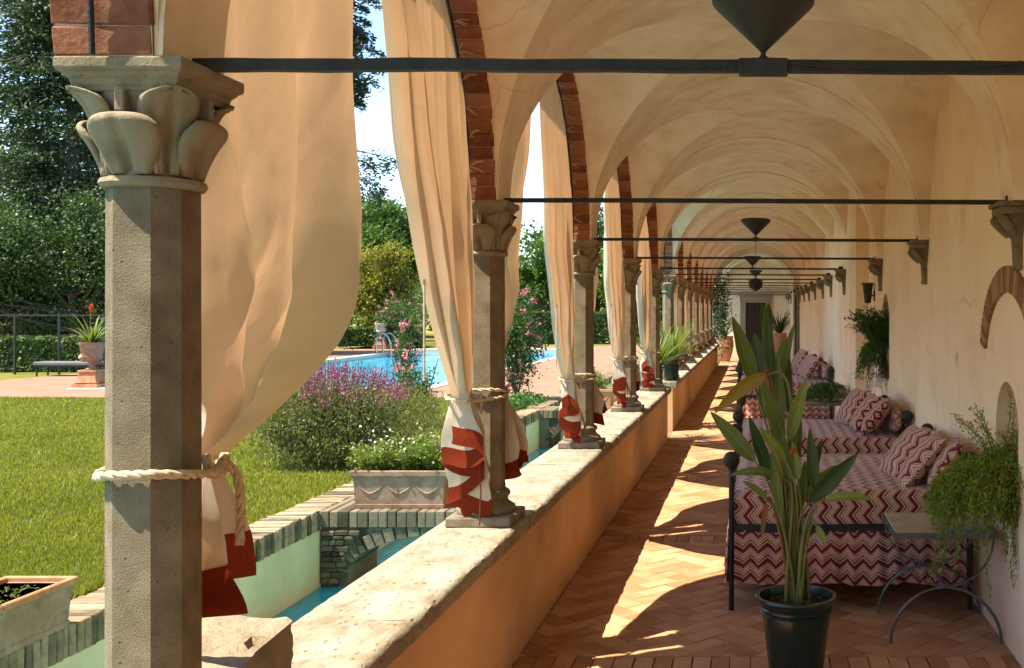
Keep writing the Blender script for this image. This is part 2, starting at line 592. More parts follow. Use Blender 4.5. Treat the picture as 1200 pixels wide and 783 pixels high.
surf('mortar_pale', [(.42, .33, .22), (.52, .42, .30)], scale=20, rough=1, bump=.5, bscale=80, spec=.05)
surf('iron', [(.007, .009, .008), (.016, .019, .016), (.032, .030, .025)], scale=14, rough=.6, bump=.5, bscale=60, spec=.4, stain=((.06, .035, .02), .4), stain_scale=8)
surf('iron_green', [(.007, .013, .013), (.012, .021, .020)], scale=10, rough=.45, bump=.15, bscale=60, spec=.45)
surf('steel_grey', [(.10, .11, .10), (.19, .20, .19)], scale=12, rough=.4, bump=.2, bscale=50, metal=.6)
surf('lamp_metal', [(.014, .017, .014), (.030, .034, .028)], scale=9, rough=.55, bump=.15, bscale=40, spec=.4)
surf('terracotta', [(.34, .14, .07), (.44, .20, .10), (.50, .28, .17)], scale=6, rough=.9, bump=.3, bscale=40, stain=((.50, .40, .30), .6), stain_scale=4, spec=.15)
surf('terracotta_old', [(.17, .105, .066), (.25, .16, .105), (.31, .22, .15)], scale=6, rough=.95, bump=.45, bscale=40, stain=((.30, .26, .20), .6), stain_scale=5, spec=.1)
surf('terracotta_pale', [(.24, .14, .085), (.32, .21, .14), (.38, .28, .20)], scale=7, rough=.95, bump=.7, bscale=30, stain=((.15, .10, .06), .8), stain_scale=6, spec=.1, bdist=.015)
surf('soil', [(.02, .015, .01), (.05, .035, .022)], scale=30, rough=1, bump=1, bscale=70, spec=.05)
surf('lawn_ground', [(.09, .105, .020), (.14, .145, .028), (.18, .175, .045)], scale=.7, rough=1, bump=.8, bscale=30, detail=10, spec=.05, bdist=.03)
surf('terrace_paving', [(.20, .115, .072), (.25, .15, .097), (.28, .18, .124)], scale=1.4, rough=.9, bump=.3, bscale=12, detail=8, spec=.1)
surf('hill_ground', [(.12, .13, .035), (.20, .19, .06), (.27, .24, .09)], scale=.12, rough=1, bump=.3, bscale=2, spec=.05)
surf('far_hill', [(.06, .085, .05), (.09, .115, .065)], scale=.02, rough=1, bump=.2, bscale=.2, spec=.02)
surf('bark', [(.07, .05, .035), (.13, .10, .075)], scale=6, rough=1, bump=1, bscale=20, stretch=(1, 1, .25), spec=.05, bdist=.03)
surf('bark_grey', [(.10, .09, .08), (.18, .16, .14)], scale=5, rough=1, bump=1, bscale=18, stretch=(1, 1, .25), spec=.05, bdist=.03)
surf('door_wood', [(.020, .011, .007), (.045, .024, .014)], scale=5, rough=.6, bump=.3, bscale=30, stretch=(4, 4, .4), spec=.3)
surf('stone_top', [(.33, .29, .19), (.40, .355, .24), (.45, .41, .29)], scale=7, rough=.75, bump=.2, bscale=50, spec=.25)
surf('white_metal', [(.62, .62, .6), (.7, .7, .68)], scale=5, rough=.4, bump=.05, bscale=20)
surf('string', [(.42, .34, .24), (.60, .52, .40)], scale=40, rough=1, bump=.5, bscale=200, spec=.05)
surf('rope', [(.40, .29, .17), (.56, .44, .29), (.64, .54, .38)], scale=50, rough=1, bump=.8, bscale=220, spec=.05, bdist=.003)
surf('dark_cord', [(.10, .02, .015), (.16, .03, .02)], scale=40, rough=.9, bump=.3, bscale=100)
surf('foam_pad', [(.10, .11, .10), (.15, .16, .15)], scale=8, rough=.9, bump=.1, bscale=40)
surf('pool_stone', [(.48, .38, .28), (.58, .48, .37)], scale=3, rough=.8, bump=.2, bscale=30)
surf('petiole', [(.09, .13, .03), (.16, .17, .05), (.22, .16, .06)], scale=5, rough=.5, bump=.1, bscale=30, rand=.4)
surf('sunlit_wall_panel', [(.22, .19, .05), (.30, .26, .08)], scale=3, rough=.25, bump=.05, bscale=8, spec=.5)  # yellowish tone of a sunlit wall, put into the panel colour
glazed('green_pot', (.010, .032, .024), .18)
glazed('chrome', (.5, .5, .5), .12)
M['chrome'].node_tree.nodes['Principled BSDF'].inputs['Metallic'].default_value = 1
cloth('curtain_cloth', (.70, .61, .48), (.79, .44, .22), trans=.26)
cloth('curtain_red', (.24, .038, .016), (.28, .04, .016), trans=.25)
chevron('chevron')
water('pool_water', (.012, .36, .58), 2.2, .5)
water('canal_water', (.028, .36, .40), 3.5, .30, .03)
leafy('leaf_conifer', [(0.015, 0.033, 0.015), (0.033, 0.063, 0.024), (0.068, 0.105, 0.033)], trans=.12, rough=.6, nscale=.35)
leafy('leaf_pine', [(0.013, 0.026, 0.013), (0.026, 0.047, 0.021), (0.049, 0.073, 0.031)], trans=.12, rough=.6, nscale=.5)
leafy('leaf_tree', [(0.033, 0.068, 0.015), (0.068, 0.128, 0.027), (0.128, 0.195, 0.042)], nscale=.5)
leafy('leaf_tree_dark', [(0.019, 0.045, 0.013), (0.042, 0.080, 0.019), (0.088, 0.136, 0.032)], nscale=.5, trans=.2)
leafy('leaf_yellow', [(.10,.11,.014),(.19,.18,.026),(.30,.26,.045)], nscale=.7)
leafy('leaf_hedge', [(0.022, 0.048, 0.011), (0.049, 0.091, 0.020), (0.105, 0.147, 0.031)], nscale=1.5, trans=.2)
leafy('leaf_lavender', [(0.068, 0.090, 0.033), (0.128, 0.143, 0.053), (0.180, 0.180, 0.075)], nscale=2.5)
leafy('leaf_rosemary', [(0.078, 0.098, 0.029), (0.143, 0.156, 0.046), (0.208, 0.195, 0.065)], nscale=3)
leafy('leaf_box', [(0.065, 0.111, 0.018), (0.130, 0.182, 0.031), (0.221, 0.247, 0.052)], nscale=4)
leafy('leaf_fern', [(.09,.16,.018),(.19,.26,.028),(.33,.35,.05)], nscale=6, trans=.3)
leafy('leaf_fern_dark', [(0.020, 0.070, 0.017), (0.039, 0.119, 0.025), (0.077, 0.168, 0.031)], nscale=6, trans=.3)
leafy('leaf_rose', [(0.022, 0.056, 0.016), (0.048, 0.104, 0.029), (0.104, 0.160, 0.048)], nscale=2)
leafy('leaf_vine', [(0.030, 0.060, 0.012), (0.060, 0.100, 0.020), (0.110, 0.140, 0.035)], nscale=1)
leafy('leaf_yucca', [(0.060, 0.100, 0.020), (0.120, 0.160, 0.035), (0.220, 0.220, 0.070)], nscale=3)
leafy('grass_blade', [(.10,.125,.016),(.18,.19,.028),(.29,.27,.055)], nscale=.5, trans=.4)
leafy('petal_purple', [(.20,.045,.11),(.32,.09,.17),(.44,.17,.25)], trans=.3, tcol=(1, 1, 1), nscale=4)
leafy('petal_pink', [(0.450, 0.100, 0.140), (0.580, 0.220, 0.240), (0.660, 0.380, 0.360)], trans=.3, tcol=(1, 1, 1), nscale=4)
leafy('petal_white', [(0.600, 0.580, 0.500), (0.720, 0.700, 0.640)], trans=.3, tcol=(1, 1, 1), nscale=4)
leafy('petal_red', [(0.450, 0.030, 0.010), (0.550, 0.070, 0.015)], trans=.3, tcol=(1, 1, 1), nscale=4)


def big_leaf_mat(name, c0, c1, edge):
    """strelitzia leaf: pale midrib, fine cross veins; UV u across -1..1, v along 0..1"""
    m, nt, l = new_mat(name)
    out = nt.new('ShaderNodeOutputMaterial')
    p = nt.new('ShaderNodeBsdfPrincipled'); p.inputs['Roughness'].default_value = .48
    t = nt.new('ShaderNodeTexCoord')
    sx = nt.new('ShaderNodeSeparateXYZ'); l.new(t.outputs['UV'], sx.inputs[0])
    n = nt.new('ShaderNodeTexNoise'); n.inputs['Scale'].default_value = 3; n.inputs['Detail'].default_value = 6
    l.new(t.outputs['Object'], n.inputs['Vector'])
    r = ramp(nt, [(.3, c0), (.7, c1)]); l.new(n.outputs['Fac'], r.inputs['Fac'])
    ab = nt.new('ShaderNodeMath'); ab.operation = 'ABSOLUTE'; l.new(sx.outputs['X'], ab.inputs[0])
    rr = ramp(nt, [(0.0, (1, 1, 1)), (.07, (0, 0, 0))]); l.new(ab.outputs[0], rr.inputs['Fac'])
    mx = nt.new('ShaderNodeMixRGB'); mx.inputs[2].default_value = (*edge, 1)
    l.new(rr.outputs['Color'], mx.inputs[0]); l.new(r.outputs['Color'], mx.inputs[1])
    re = ramp(nt, [(.90, (0, 0, 0)), (1.0, (.7, .7, .7))]); l.new(ab.outputs[0], re.inputs['Fac'])
    mx2 = nt.new('ShaderNodeMixRGB'); mx2.inputs[2].default_value = (edge[0] * .9, edge[1] * .6, edge[2] * .5, 1)
    l.new(re.outputs['Color'], mx2.inputs[0]); l.new(mx.outputs['Color'], mx2.inputs[1])
    l.new(mx2.outputs['Color'], p.inputs['Base Color'])
    w = nt.new('ShaderNodeTexWave'); w.inputs['Scale'].default_value = 16; w.bands_direction = 'Y'
    l.new(t.outputs['UV'], w.inputs['Vector'])
    b = nt.new('ShaderNodeBump'); b.inputs['Strength'].default_value = .25; b.inputs['Distance'].default_value = .004
    l.new(w.outputs['Fac'], b.inputs['Height']); l.new(b.outputs['Normal'], p.inputs['Normal'])
    tr = nt.new('ShaderNodeBsdfTranslucent')
    br = nt.new('ShaderNodeMixRGB'); br.blend_type = 'MULTIPLY'; br.inputs[0].default_value = 1
    br.inputs[2].default_value = (1.5, 1.7, .5, 1)
    l.new(mx2.outputs['Color'], br.inputs[1]); l.new(br.outputs['Color'], tr.inputs['Color'])
    ms = nt.new('ShaderNodeMixShader'); ms.inputs[0].default_value = .25
    l.new(p.outputs['BSDF'], ms.inputs[1]); l.new(tr.outputs['BSDF'], ms.inputs[2])
    l.new(ms.outputs['Shader'], out.inputs['Surface'])


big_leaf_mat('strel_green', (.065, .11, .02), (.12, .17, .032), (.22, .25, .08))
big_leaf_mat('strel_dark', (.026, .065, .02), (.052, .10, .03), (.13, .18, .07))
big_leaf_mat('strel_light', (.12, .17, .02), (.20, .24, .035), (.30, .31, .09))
big_leaf_mat('strel_yellow', (.20, .16, .02), (.32, .20, .025), (.34, .22, .05))
big_leaf_mat('strel_brown', (.16, .06, .012), (.26, .10, .02), (.24, .10, .02))

# ------------------------------------------------------------------ the loggia's measures
ZS = 2.735                     # springing of the vaults
RISE = 1.50
COLX = -1.595
WL, WR = -1.50, 1.57           # arcade plane and back wall
PT = 0.85                      # top of the parapet
PIN, POUT = -1.372, -1.865     # its inner and outer edge
FACE = -1.44                   # its plastered inner face
RODS = [-4.04, -0.64, 2.76, 6.16, 9.56, 12.96] + [16.2 + 2.8 * k for k in range(11)]
YEND = RODS[-1] + 0.15
BUT = 14.5                     # where the back wall steps forward
WR2 = 1.395
GAP = (17.0, 18.0)             # way out to the garden through the parapet
LAWN_X = -4.56                 # garden side of the canal
WZ = -0.80                     # canal water


def half(i):
    return (RODS[i + 1] - RODS[i]) / 2, (RODS[i + 1] + RODS[i]) / 2


# ------------------------------------------------------------------ ground, terrace, canal, pool
POOL = (-18.2, -8.6, 27.5, 56.0)
mb = MB()
for x0, x1, y0, y1 in [(-900, -18.2, -500, 1500), (-18.2, -8.6, -500, 27.5), (-18.2, -8.6, 56, 1500), (-8.6, -4.9, -500, 1500),
                       (-4.9, -1.8, -500, -8), (-4.9, -1.8, 48, 1500), (-1.8, 900, -500, 1500)]:
    mb.add([(x0, y0, -.012), (x1, y0, -.012), (x1, y1, -.012), (x0, y1, -.012)], [(0, 1, 2, 3)])
g = mb.build('ground', 'lawn_ground')
tag(g, 'green mown lawn and garden ground', kind='structure')

mb = MB()
for x0, x1, y0, y1 in [(-60, -8.6, 25.0, 27.5), (-60, -18.2, 27.5, 30.2), (-8.6, -4.94, 25.0, 62), (-22.5, -18.2, 30.2, 60), (-22.5, -8.6, 56, 60)]:
    mb.box(x0, x1, y0, y1, -.03, .004)
tag(mb.build('terrace', 'terrace_paving'), 'pink brick paved terrace round the swimming pool', kind='structure')

x0, x1, y0, y1 = POOL
t = thing('swimming_pool', 'turquoise swimming pool with pale stone rim beyond the lawn', 'pool', ((x0 + x1) / 2, (y0 + y1) / 2, 0))
ox, oy = t.location.x, t.location.y
mb = MB()
mb.add([(x0 - ox, y0 - oy, -.16), (x1 - ox, y0 - oy, -.16), (x1 - ox, y1 - oy, -.16), (x0 - ox, y1 - oy, -.16)], [(0, 1, 2, 3)])
mb.build('water_surface', 'pool_water', t)
for a in [(x0 - .02, x0 + .35, y0, y1), (x1 - .35, x1 + .02, y0, y1), (x0 + .35, x1 - .35, y0 - .02, y0 + .35), (x0 + .35, x1 - .35, y1 - .35, y1 + .02)]:
    mb = MB()
    mb.bbox(a[0] - ox, a[1] - ox, a[2] - oy, a[3] - oy, -.4, .03, .012)
    mb.build('rim', 'pool_stone', t)

mb = MB()
mb.add([(LAWN_X - .2, -8, WZ), (-1.75, -8, WZ), (-1.75, 48, WZ), (LAWN_X - .2, 48, WZ)], [(0, 1, 2, 3)])
tag(mb.build('canal_water', 'canal_water'), 'narrow strip of turquoise water below the parapet', kind='structure')


def brick_mesh(name, dx, dy, dz, b, mat, seed=0, jit=.0):
    r = random.Random(seed)
    bm = bmesh.new()
    bmesh.ops.create_cube(bm, size=1)
    for w in bm.verts:
        w.co = Vector((w.co.x * dx, w.co.y * dy, w.co.z * dz)) + Vector((r.uniform(-jit, jit), r.uniform(-jit, jit), r.uniform(-jit, jit)))
    bmesh.ops.bevel(bm, geom=bm.edges[:], offset=b, segments=1, affect='EDGES')
    m = MB(); m.bm(bm)
    return m.mesh(name, mat)


# canal wall with a brick-on-edge coping
t = thing('canal_wall', 'cream rendered canal wall capped with upright bricks along the lawn', 'wall', (LAWN_X, 6, 0))
mb = MB(); mb.box(-.36, 0, -14, 42, -1.4, -.20); mb.build('rendered_face', 'plaster_cream', t)
mb = MB(); mb.box(-.37, -.012, -14, 42, -.199, -.006); mb.build('mortar_bed', 'mortar_pale', t)
cb = [brick_mesh('brick', .385, .062, .205, .007, 'brick_canal', s, .006) for s in range(5)]
rest = MB()
y = -8.0
k = 0
while y < 47.5:
    w = RNG.uniform(.064, .082)
    yy = y + w / 2
    cx, cz = -.18 + RNG.uniform(-.008, .008), -.095 + RNG.uniform(-.008, .006)
    if 5.6 < yy < 26.0 and k < 290:
        link('brick', cb[k % 5], t, (cx, yy - 6, cz), (RNG.uniform(-.02, .02), RNG.uniform(-.015, .015), RNG.uniform(-.015, .015)), (1, w / .070, 1))
        k += 1
    else:
        rest.box(cx - .19, cx + .19, y + .004 - 6, y + w - .004 - 6, cz - .1, cz + .1)
    y += w
o = rest.build('brick_run', 'brick_canal', t); o['kind'] = 'stuff'


def bridge(label, y0, y1, detail):
    """low brick footbridge across the canal: segmental arch ring, rubble spandrel, upright brick course on top"""
    xa, xb = LAWN_X + .005, -1.86
    t = thing('canal_bridge', label, 'bridge', ((xa + xb) / 2, (y0 + y1) / 2, WZ))
    lx, ly = t.location.x, t.location.y
    xc, hw = (xa + xb) / 2 + .12, (xb - xa) / 2 - .16
    zc0, rs = -.66, .42          # springing and rise of the arch

    def soff(x):
        q = min(1, abs(x - xc) / hw)
        return zc0 + rs * math.sqrt(max(0, 1 - q * q))
    mb = MB()
    N = 28
    xs = [xa + (xb - xa) * i / N for i in range(N + 1)]
    for i in range(N):
        p, q = xs[i], xs[i + 1]
        zp = soff(p) + .05 if abs(p - xc) < hw else -1.3
        zq = soff(q) + .05 if abs(q - xc) < hw else -1.3
        if abs(p - xc) >= hw or abs(q - xc) >= hw:
            zp = zq = min(zp, zq)
        v = [(p - lx, y0 + .02 - ly, zp - WZ), (q - lx, y0 + .02 - ly, zq - WZ), (q - lx, y0 + .02 - ly, -.16 - WZ), (p - lx, y0 + .02 - ly, -.16 - WZ)]
        v += [(a, y1 - .02 - ly, c) for a, b, c in v]
        mb.add(v, [(0, 1, 2, 3), (7, 6, 5, 4), (0, 4, 5, 1), (3, 2, 6, 7), (1, 5, 6, 2), (0, 3, 7, 4)])
    mb.build('spandrel', 'bridge_stone', t)
    # voussoirs
    n = 26
    for i in range(n):
        a = PI * (i + .5) / n
        px, pz = xc - hw * math.cos(a), zc0 + rs * math.sin(a)
        nx, nz = -math.cos(a) / hw, math.sin(a) / rs
        l_ = math.hypot(nx, nz); nx, nz = nx / l_, nz / l_
        ds = math.hypot(hw * math.sin(a), rs * math.cos(a)) * PI / n
        m = MB(); m.bbox(-max(ds - .014, .02) / 2, max(ds - .014, .02) / 2, -(y1 - y0) / 2 - RNG.uniform(0, .012), (y1 - y0) / 2 + .004, 0, .15 + RNG.uniform(-.01, .01), .006)
        link('voussoir', m.mesh('voussoir', 'bridge_stone'), t, (px - lx, 0, pz - WZ), (0, math.atan2(nx, nz), 0))
    # rubble courses in the haunches
    r = random.Random(5)
    z = -.205
    while detail and z > -.74:
        hgt = r.uniform(.04, .065)
        x = xa + .012
        while x < xc - .2:
            w = r.uniform(.07, .17)
            if z - hgt < soff(x + w) + .155 and x + w > xc - hw:
                break
            m = MB(); m.bbox(.004, w - .004, -.035, .02 - r.uniform(0, .012), -hgt + .004, -.002, .008)
            link('stone', m.mesh('stone', 'bridge_stone'), t, (x - lx, y0 - .0 - ly, z - WZ), (0, r.uniform(-.04, .04), 0))
            x += w
        z -= hgt
    # top course
    x = xa
    while x < xb - .05:
        w = RNG.uniform(.085, .115)
        m = MB(); m.bbox(0.004, min(w, xb - x) - .005, -(y1 - y0) / 2 - .02, (y1 - y0) / 2 + .02, -.175, RNG.uniform(-.006, .004), .008)
        link('brick', m.mesh('brick', 'bridge_stone'), t, (x - lx, 0, -WZ), (0, 0, RNG.uniform(-.01, .01)))
        x += w
    return t


bridge('small brick arched footbridge carrying the white flowered planter', 10.9, 11.75, True)
bridge('darker far brick bridge over the canal behind the third column', 21.9, 22.8, False)

# ------------------------------------------------------------------ the loggia floor
fl = MB(); fl.box(FACE - .05, WR + .1, -8, YEND + .1, -.3, -.012)
floor = fl.build('floor', 'mortar')
tag(floor, 'herringbone red brick loggia floor', kind='structure')


def clip_rect(poly, x0, x1, y0, y1):
    def cl(p, f, inter):
        o = []
        for i in range(len(p)):
            a, b = p[i - 1], p[i]
            fa, fb = f(a), f(b)
            if fa >= 0:
                if fb < 0:
                    o.append(inter(a, b, fa, fb))
                else:
                    o.append(b)
                    continue
            elif fb >= 0:
                o.append(inter(a, b, fa, fb)); o.append(b)
        return o
    it = lambda a, b, fa, fb: (a[0] + (b[0] - a[0]) * fa / (fa - fb), a[1] + (b[1] - a[1]) * fa / (fa - fb))
    for f in (lambda p: p[0] - x0, lambda p: x1 - p[0], lambda p: p[1] - y0, lambda p: y1 - p[1]):
        if poly:
            poly = cl(poly, f, it)
    return poly


BW = .15
fb = [brick_mesh('brick', 2 * BW - .004, BW - .004, .04, .003, 'brick_floor', s, .0025) for s in range(6)]
sb = [brick_mesh('brick', .112, .292, .04, .004, 'brick_floor', s, .0025) for s in range(4)]
fj = MB()
cand = []
ca, sa = math.cos(PI / 4), math.sin(PI / 4)
for b in range(1, len(RODS) - 1):
    f0, f1 = RODS[b] + .15, RODS[b + 1] - .15
    cx, cy = .05, (f0 + f1) / 2
    nn = 20
    for i in range(-nn, nn):
        for j in range(-nn, nn):
            d = (i - j) % 4
            if d == 0:
                q = [(i, j), (i + 2, j), (i + 2, j + 1), (i, j + 1)]; rot = 0
            elif d == 3:
                q = [(i, j), (i + 1, j), (i + 1, j + 2), (i, j + 2)]; rot = PI / 2
            else:
                continue
            mx, my = sum(p[0] for p in q) / 4 * BW, sum(p[1] for p in q) / 4 * BW
            wx, wy = cx + mx * ca - my * sa, cy + mx * sa + my * ca
            g_ = .002
            loc = []
            for p in q:
                ux, uy = p[0] * BW - mx, p[1] * BW - my
                ux -= math.copysign(g_, ux); uy -= math.copysign(g_, uy)
                loc.append((wx + ux * ca - uy * sa, wy + ux * sa + uy * ca))
            c = clip_rect(loc, FACE + .005, WR, f0, f1)
            if len(c) < 3:
                continue
            full = len(c) == 4 and all(abs(a[0] - e[0]) + abs(a[1] - e[1]) < 1e-6 for a in c for e in [min(loc, key=lambda e: abs(e[0] - a[0]) + abs(e[1] - a[1]))])
            zz = RNG.uniform(-.002, .001)
            hidden = (wx > 0.0 and 7.35 < wy < 9.1) or (wx > 0 and 10.2 < wy < 12.1)
            if full and 5.7 < wy < 13.5 and not hidden:
                cand.append((wy, wx, rot + PI / 4, zz, loc))
            else:
                fj.prism(c, -.05, zz)
    # the straight course under each tie rod
    x = FACE + .005
    while x < WR - .02:
        w = min(.118 + RNG.uniform(-.006, .006), WR - x)
        if RODS[b] > 5 and RODS[b] < 10.5 and w > .1:
            link('brick', sb[RNG.randrange(4)], floor, (x + w / 2, RODS[b], -.02 + RNG.uniform(-.004, .002)), (0, 0, RNG.uniform(-.01, .01)), (w / .118, 1, 1))
        else:
            fj.box(x + .003, x + w - .003, RODS[b] - .147, RODS[b] + .147, -.05, RNG.uniform(-.004, .002))
        x += w
cand.sort()
for k, (wy, wx, rz, zz, loc) in enumerate(cand):
    if k < 240:
        link('brick', fb[k % 6], floor, (wx, wy, zz - .02), (RNG.uniform(-.006, .006), RNG.uniform(-.006, .006), rz + RNG.uniform(-.012, .012)))
    else:
        fj.prism(loc, -.05, zz)
o = fj.build('brick_field', 'brick_floor', floor); o['kind'] = 'stuff'

# ------------------------------------------------------------------ parapet
def coping_slab(y0, y1, parent, oy, seed):
    """one travertine slab: uneven top, worn rounded edges"""
    nx, ny = 14, max(6, int((y1 - y0) / .05))
    # section, going round from outer bottom over the top to inner bottom
    sec = [(POUT, -.10), (POUT - .004, -.03), (POUT + .006, -.008), (POUT + .03, 0)]
    sec += [(POUT + .03 + (PIN - POUT - .06) * i / nx, 0) for i in range(1, nx)]
    sec += [(PIN - .03, 0), (PIN - .008, -.010), (PIN, -.035), (PIN - .006, -.075), (PIN - .02, -.10)]
    P = []
    for j in range(ny + 1):
        y = y0 + .003 + (y1 - y0 - .006) * j / ny
        row = []
        for i, (x, z) in enumerate(sec):
            n1 = noise.noise(Vector((x * 3 + seed, y * 3, z * 9)))
            n2 = noise.noise(Vector((x * 14, y * 14 + seed, z * 14)))
            edge = 1.0 if i > len(sec) - 6 or i < 4 else .35
            dx = (n2 * .010 + n1 * .008) * (1 if edge == 1 else 0)
            dz = (n1 * .005 + n2 * .003) * (1 if 3 < i < len(sec) - 4 else 1.4)
            row.append((x + dx, y - oy, PT + z + dz))
        P.append(row)
    mb = MB()
    mb.grid(P, flip=True)
    n = len(sec)
    mb.f.append(tuple(range(n)))
    mb.f.append(tuple((ny * n + k) for k in range(n))[::-1])
    return mb.build('coping_slab', 'travertine', parent, 50)


for (ya, yb, lab) in [(-8.0, GAP[0], 'long orange plastered parapet with rough pale stone top, carrying the nearer columns'),
                      (GAP[1], 39.4, 'far length of orange parapet beyond the way out, carrying the small distant columns')]:
    t = thing('parapet', lab, 'wall', (0, max(ya, 0), 0))
    oy = t.location.y
    mb = MB()
    P = []
    ny = int((yb - ya) / .3)
    for i in range(13):
        z = -.02 + (PT - .085 + .02) * i / 12
        P.append([(FACE + .006 * noise.noise(Vector((z * 2, (ya + (yb - ya) * j / ny) * 1.2, 0))), ya + (yb - ya) * j / ny - oy, z) for j in range(ny + 1)])
    mb.grid(P)
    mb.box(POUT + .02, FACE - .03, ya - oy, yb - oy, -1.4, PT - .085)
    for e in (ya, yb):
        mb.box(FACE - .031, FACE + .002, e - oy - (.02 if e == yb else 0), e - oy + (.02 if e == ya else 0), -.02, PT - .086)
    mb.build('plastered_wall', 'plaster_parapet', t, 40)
    y = ya
    s = 0
    while y < yb - .01:
        ln = min(RNG.uniform(1.7, 2.3), yb - y)
        if yb - (y + ln) < .6:
            ln = yb - y
        coping_slab(y, y + ln, t, oy, s * 7.3)
        y += ln
        s += 1
    if ya < 0:
        mb = MB()
        for i in range(90):   # line of grey dust and moss where wall meets floor
            yy = RNG.uniform(5.5, 15)
            r_ = RNG.uniform(.006, .018)
            mb.bbox(FACE + .004, FACE + .004 + r_, yy - oy - r_ * 1.6, yy - oy + r_ * 1.6, -.004, r_ * .6, r_ * .25)
        o = mb.build('moss_line', 'rock', t); o['kind'] = 'stuff'

# threshold in the gap
mb = MB(); mb.box(POUT, FACE - .01, GAP[0], GAP[1], -1.3, -.008)
tag(mb.build('threshold', 'terrace_paving'), 'paved threshold of the way out through the parapet', kind='structure')

# ------------------------------------------------------------------ vaults, arches
def vault(i):
    a, yc = half(i)
    a -= .15
    mb = MB()
    xl, xr, w = WL - .01, WR + .03, 1.50
    N, K = 28, 12
    # webs across (left and right): z follows y
    for sgn, xe in ((-1, xl), (1, xr)):
        P, U = [], []
        for p in range(2 * N + 1):
            q = -PI / 2 + PI * p / (2 * N)
            tt = math.sin(q)
            z = ZS + RISE * math.cos(q)
            xi = sgn * w * abs(tt)
            row = [(xi + (xe - xi) * k / K, yc + a * tt, z) for k in range(K + 1)]
            P.append(row); U.append([(RISE * q, row[k][0] + 10) for k in range(K + 1)])
        mb.grid(P, U, flip=(sgn < 0))
    for sgn in (-1, 1):
        P, U = [], []
        for p in range(2 * N + 1):
            q = -PI / 2 + PI * p / (2 * N)
            tt = math.sin(q)
            z = ZS + RISE * math.cos(q)
            yi = a * abs(tt)
            row = [(w * tt, yc + sgn * (yi + (a + .003 - yi) * k / K), z) for k in range(K + 1)]
            P.append(row); U.append([(RISE * q + 4, row[k][1]) for k in range(K + 1)])
        mb.grid(P, U, flip=(sgn > 0))
    # gentle hand-made unevenness
    mb.v = [(x, y, z + .010 * noise.noise(Vector((x * 1.3, y * 1.3, z * 1.3))) + .004 * noise.noise(Vector((x * 5, y * 5, z * 5)))) for x, y, z in mb.v]
    o = mb.build('vault', 'plaster_vault', ceiling, 35)
    return o


def trans_arch(y):
    mb = MB()
    N = 48
    r0, w = 1.487, .15
    U, P = [], []
    sec = [(w, .06), (w, 0), (w * .33, 0), (-w * .33, 0), (-w, 0), (-w, .06)]
    for p in range(N + 1):
        q = PI * p / N
        P.append([(-(r0 + dz) * math.cos(q), y + dy, ZS + (RISE - .013 + dz) * math.sin(q)) for dy, dz in sec])
        U.append([(1.5 * q + 8, y + dy) for dy, dz in sec])
    mb.grid(P, U, flip=True)
    # impost down to the capital
    mb.build('transverse_arch', 'plaster_vault', ceiling, 35)


ceiling = bpy.data.objects.new('ceiling', None)
COL.objects.link(ceiling)
tag(ceiling, 'ochre plastered groin vaults with broad transverse arches', kind='structure')
for i in range(len(RODS) - 1):
    vault(i)
for y in RODS:
    trans_arch(y)
mb = MB(); mb.box(-2.1, 2.1, -8, YEND + .4, 4.62, 4.9); mb.build('sky_block_slab', 'terracotta', ceiling)  # unseen slab added over the vaults to block sky light

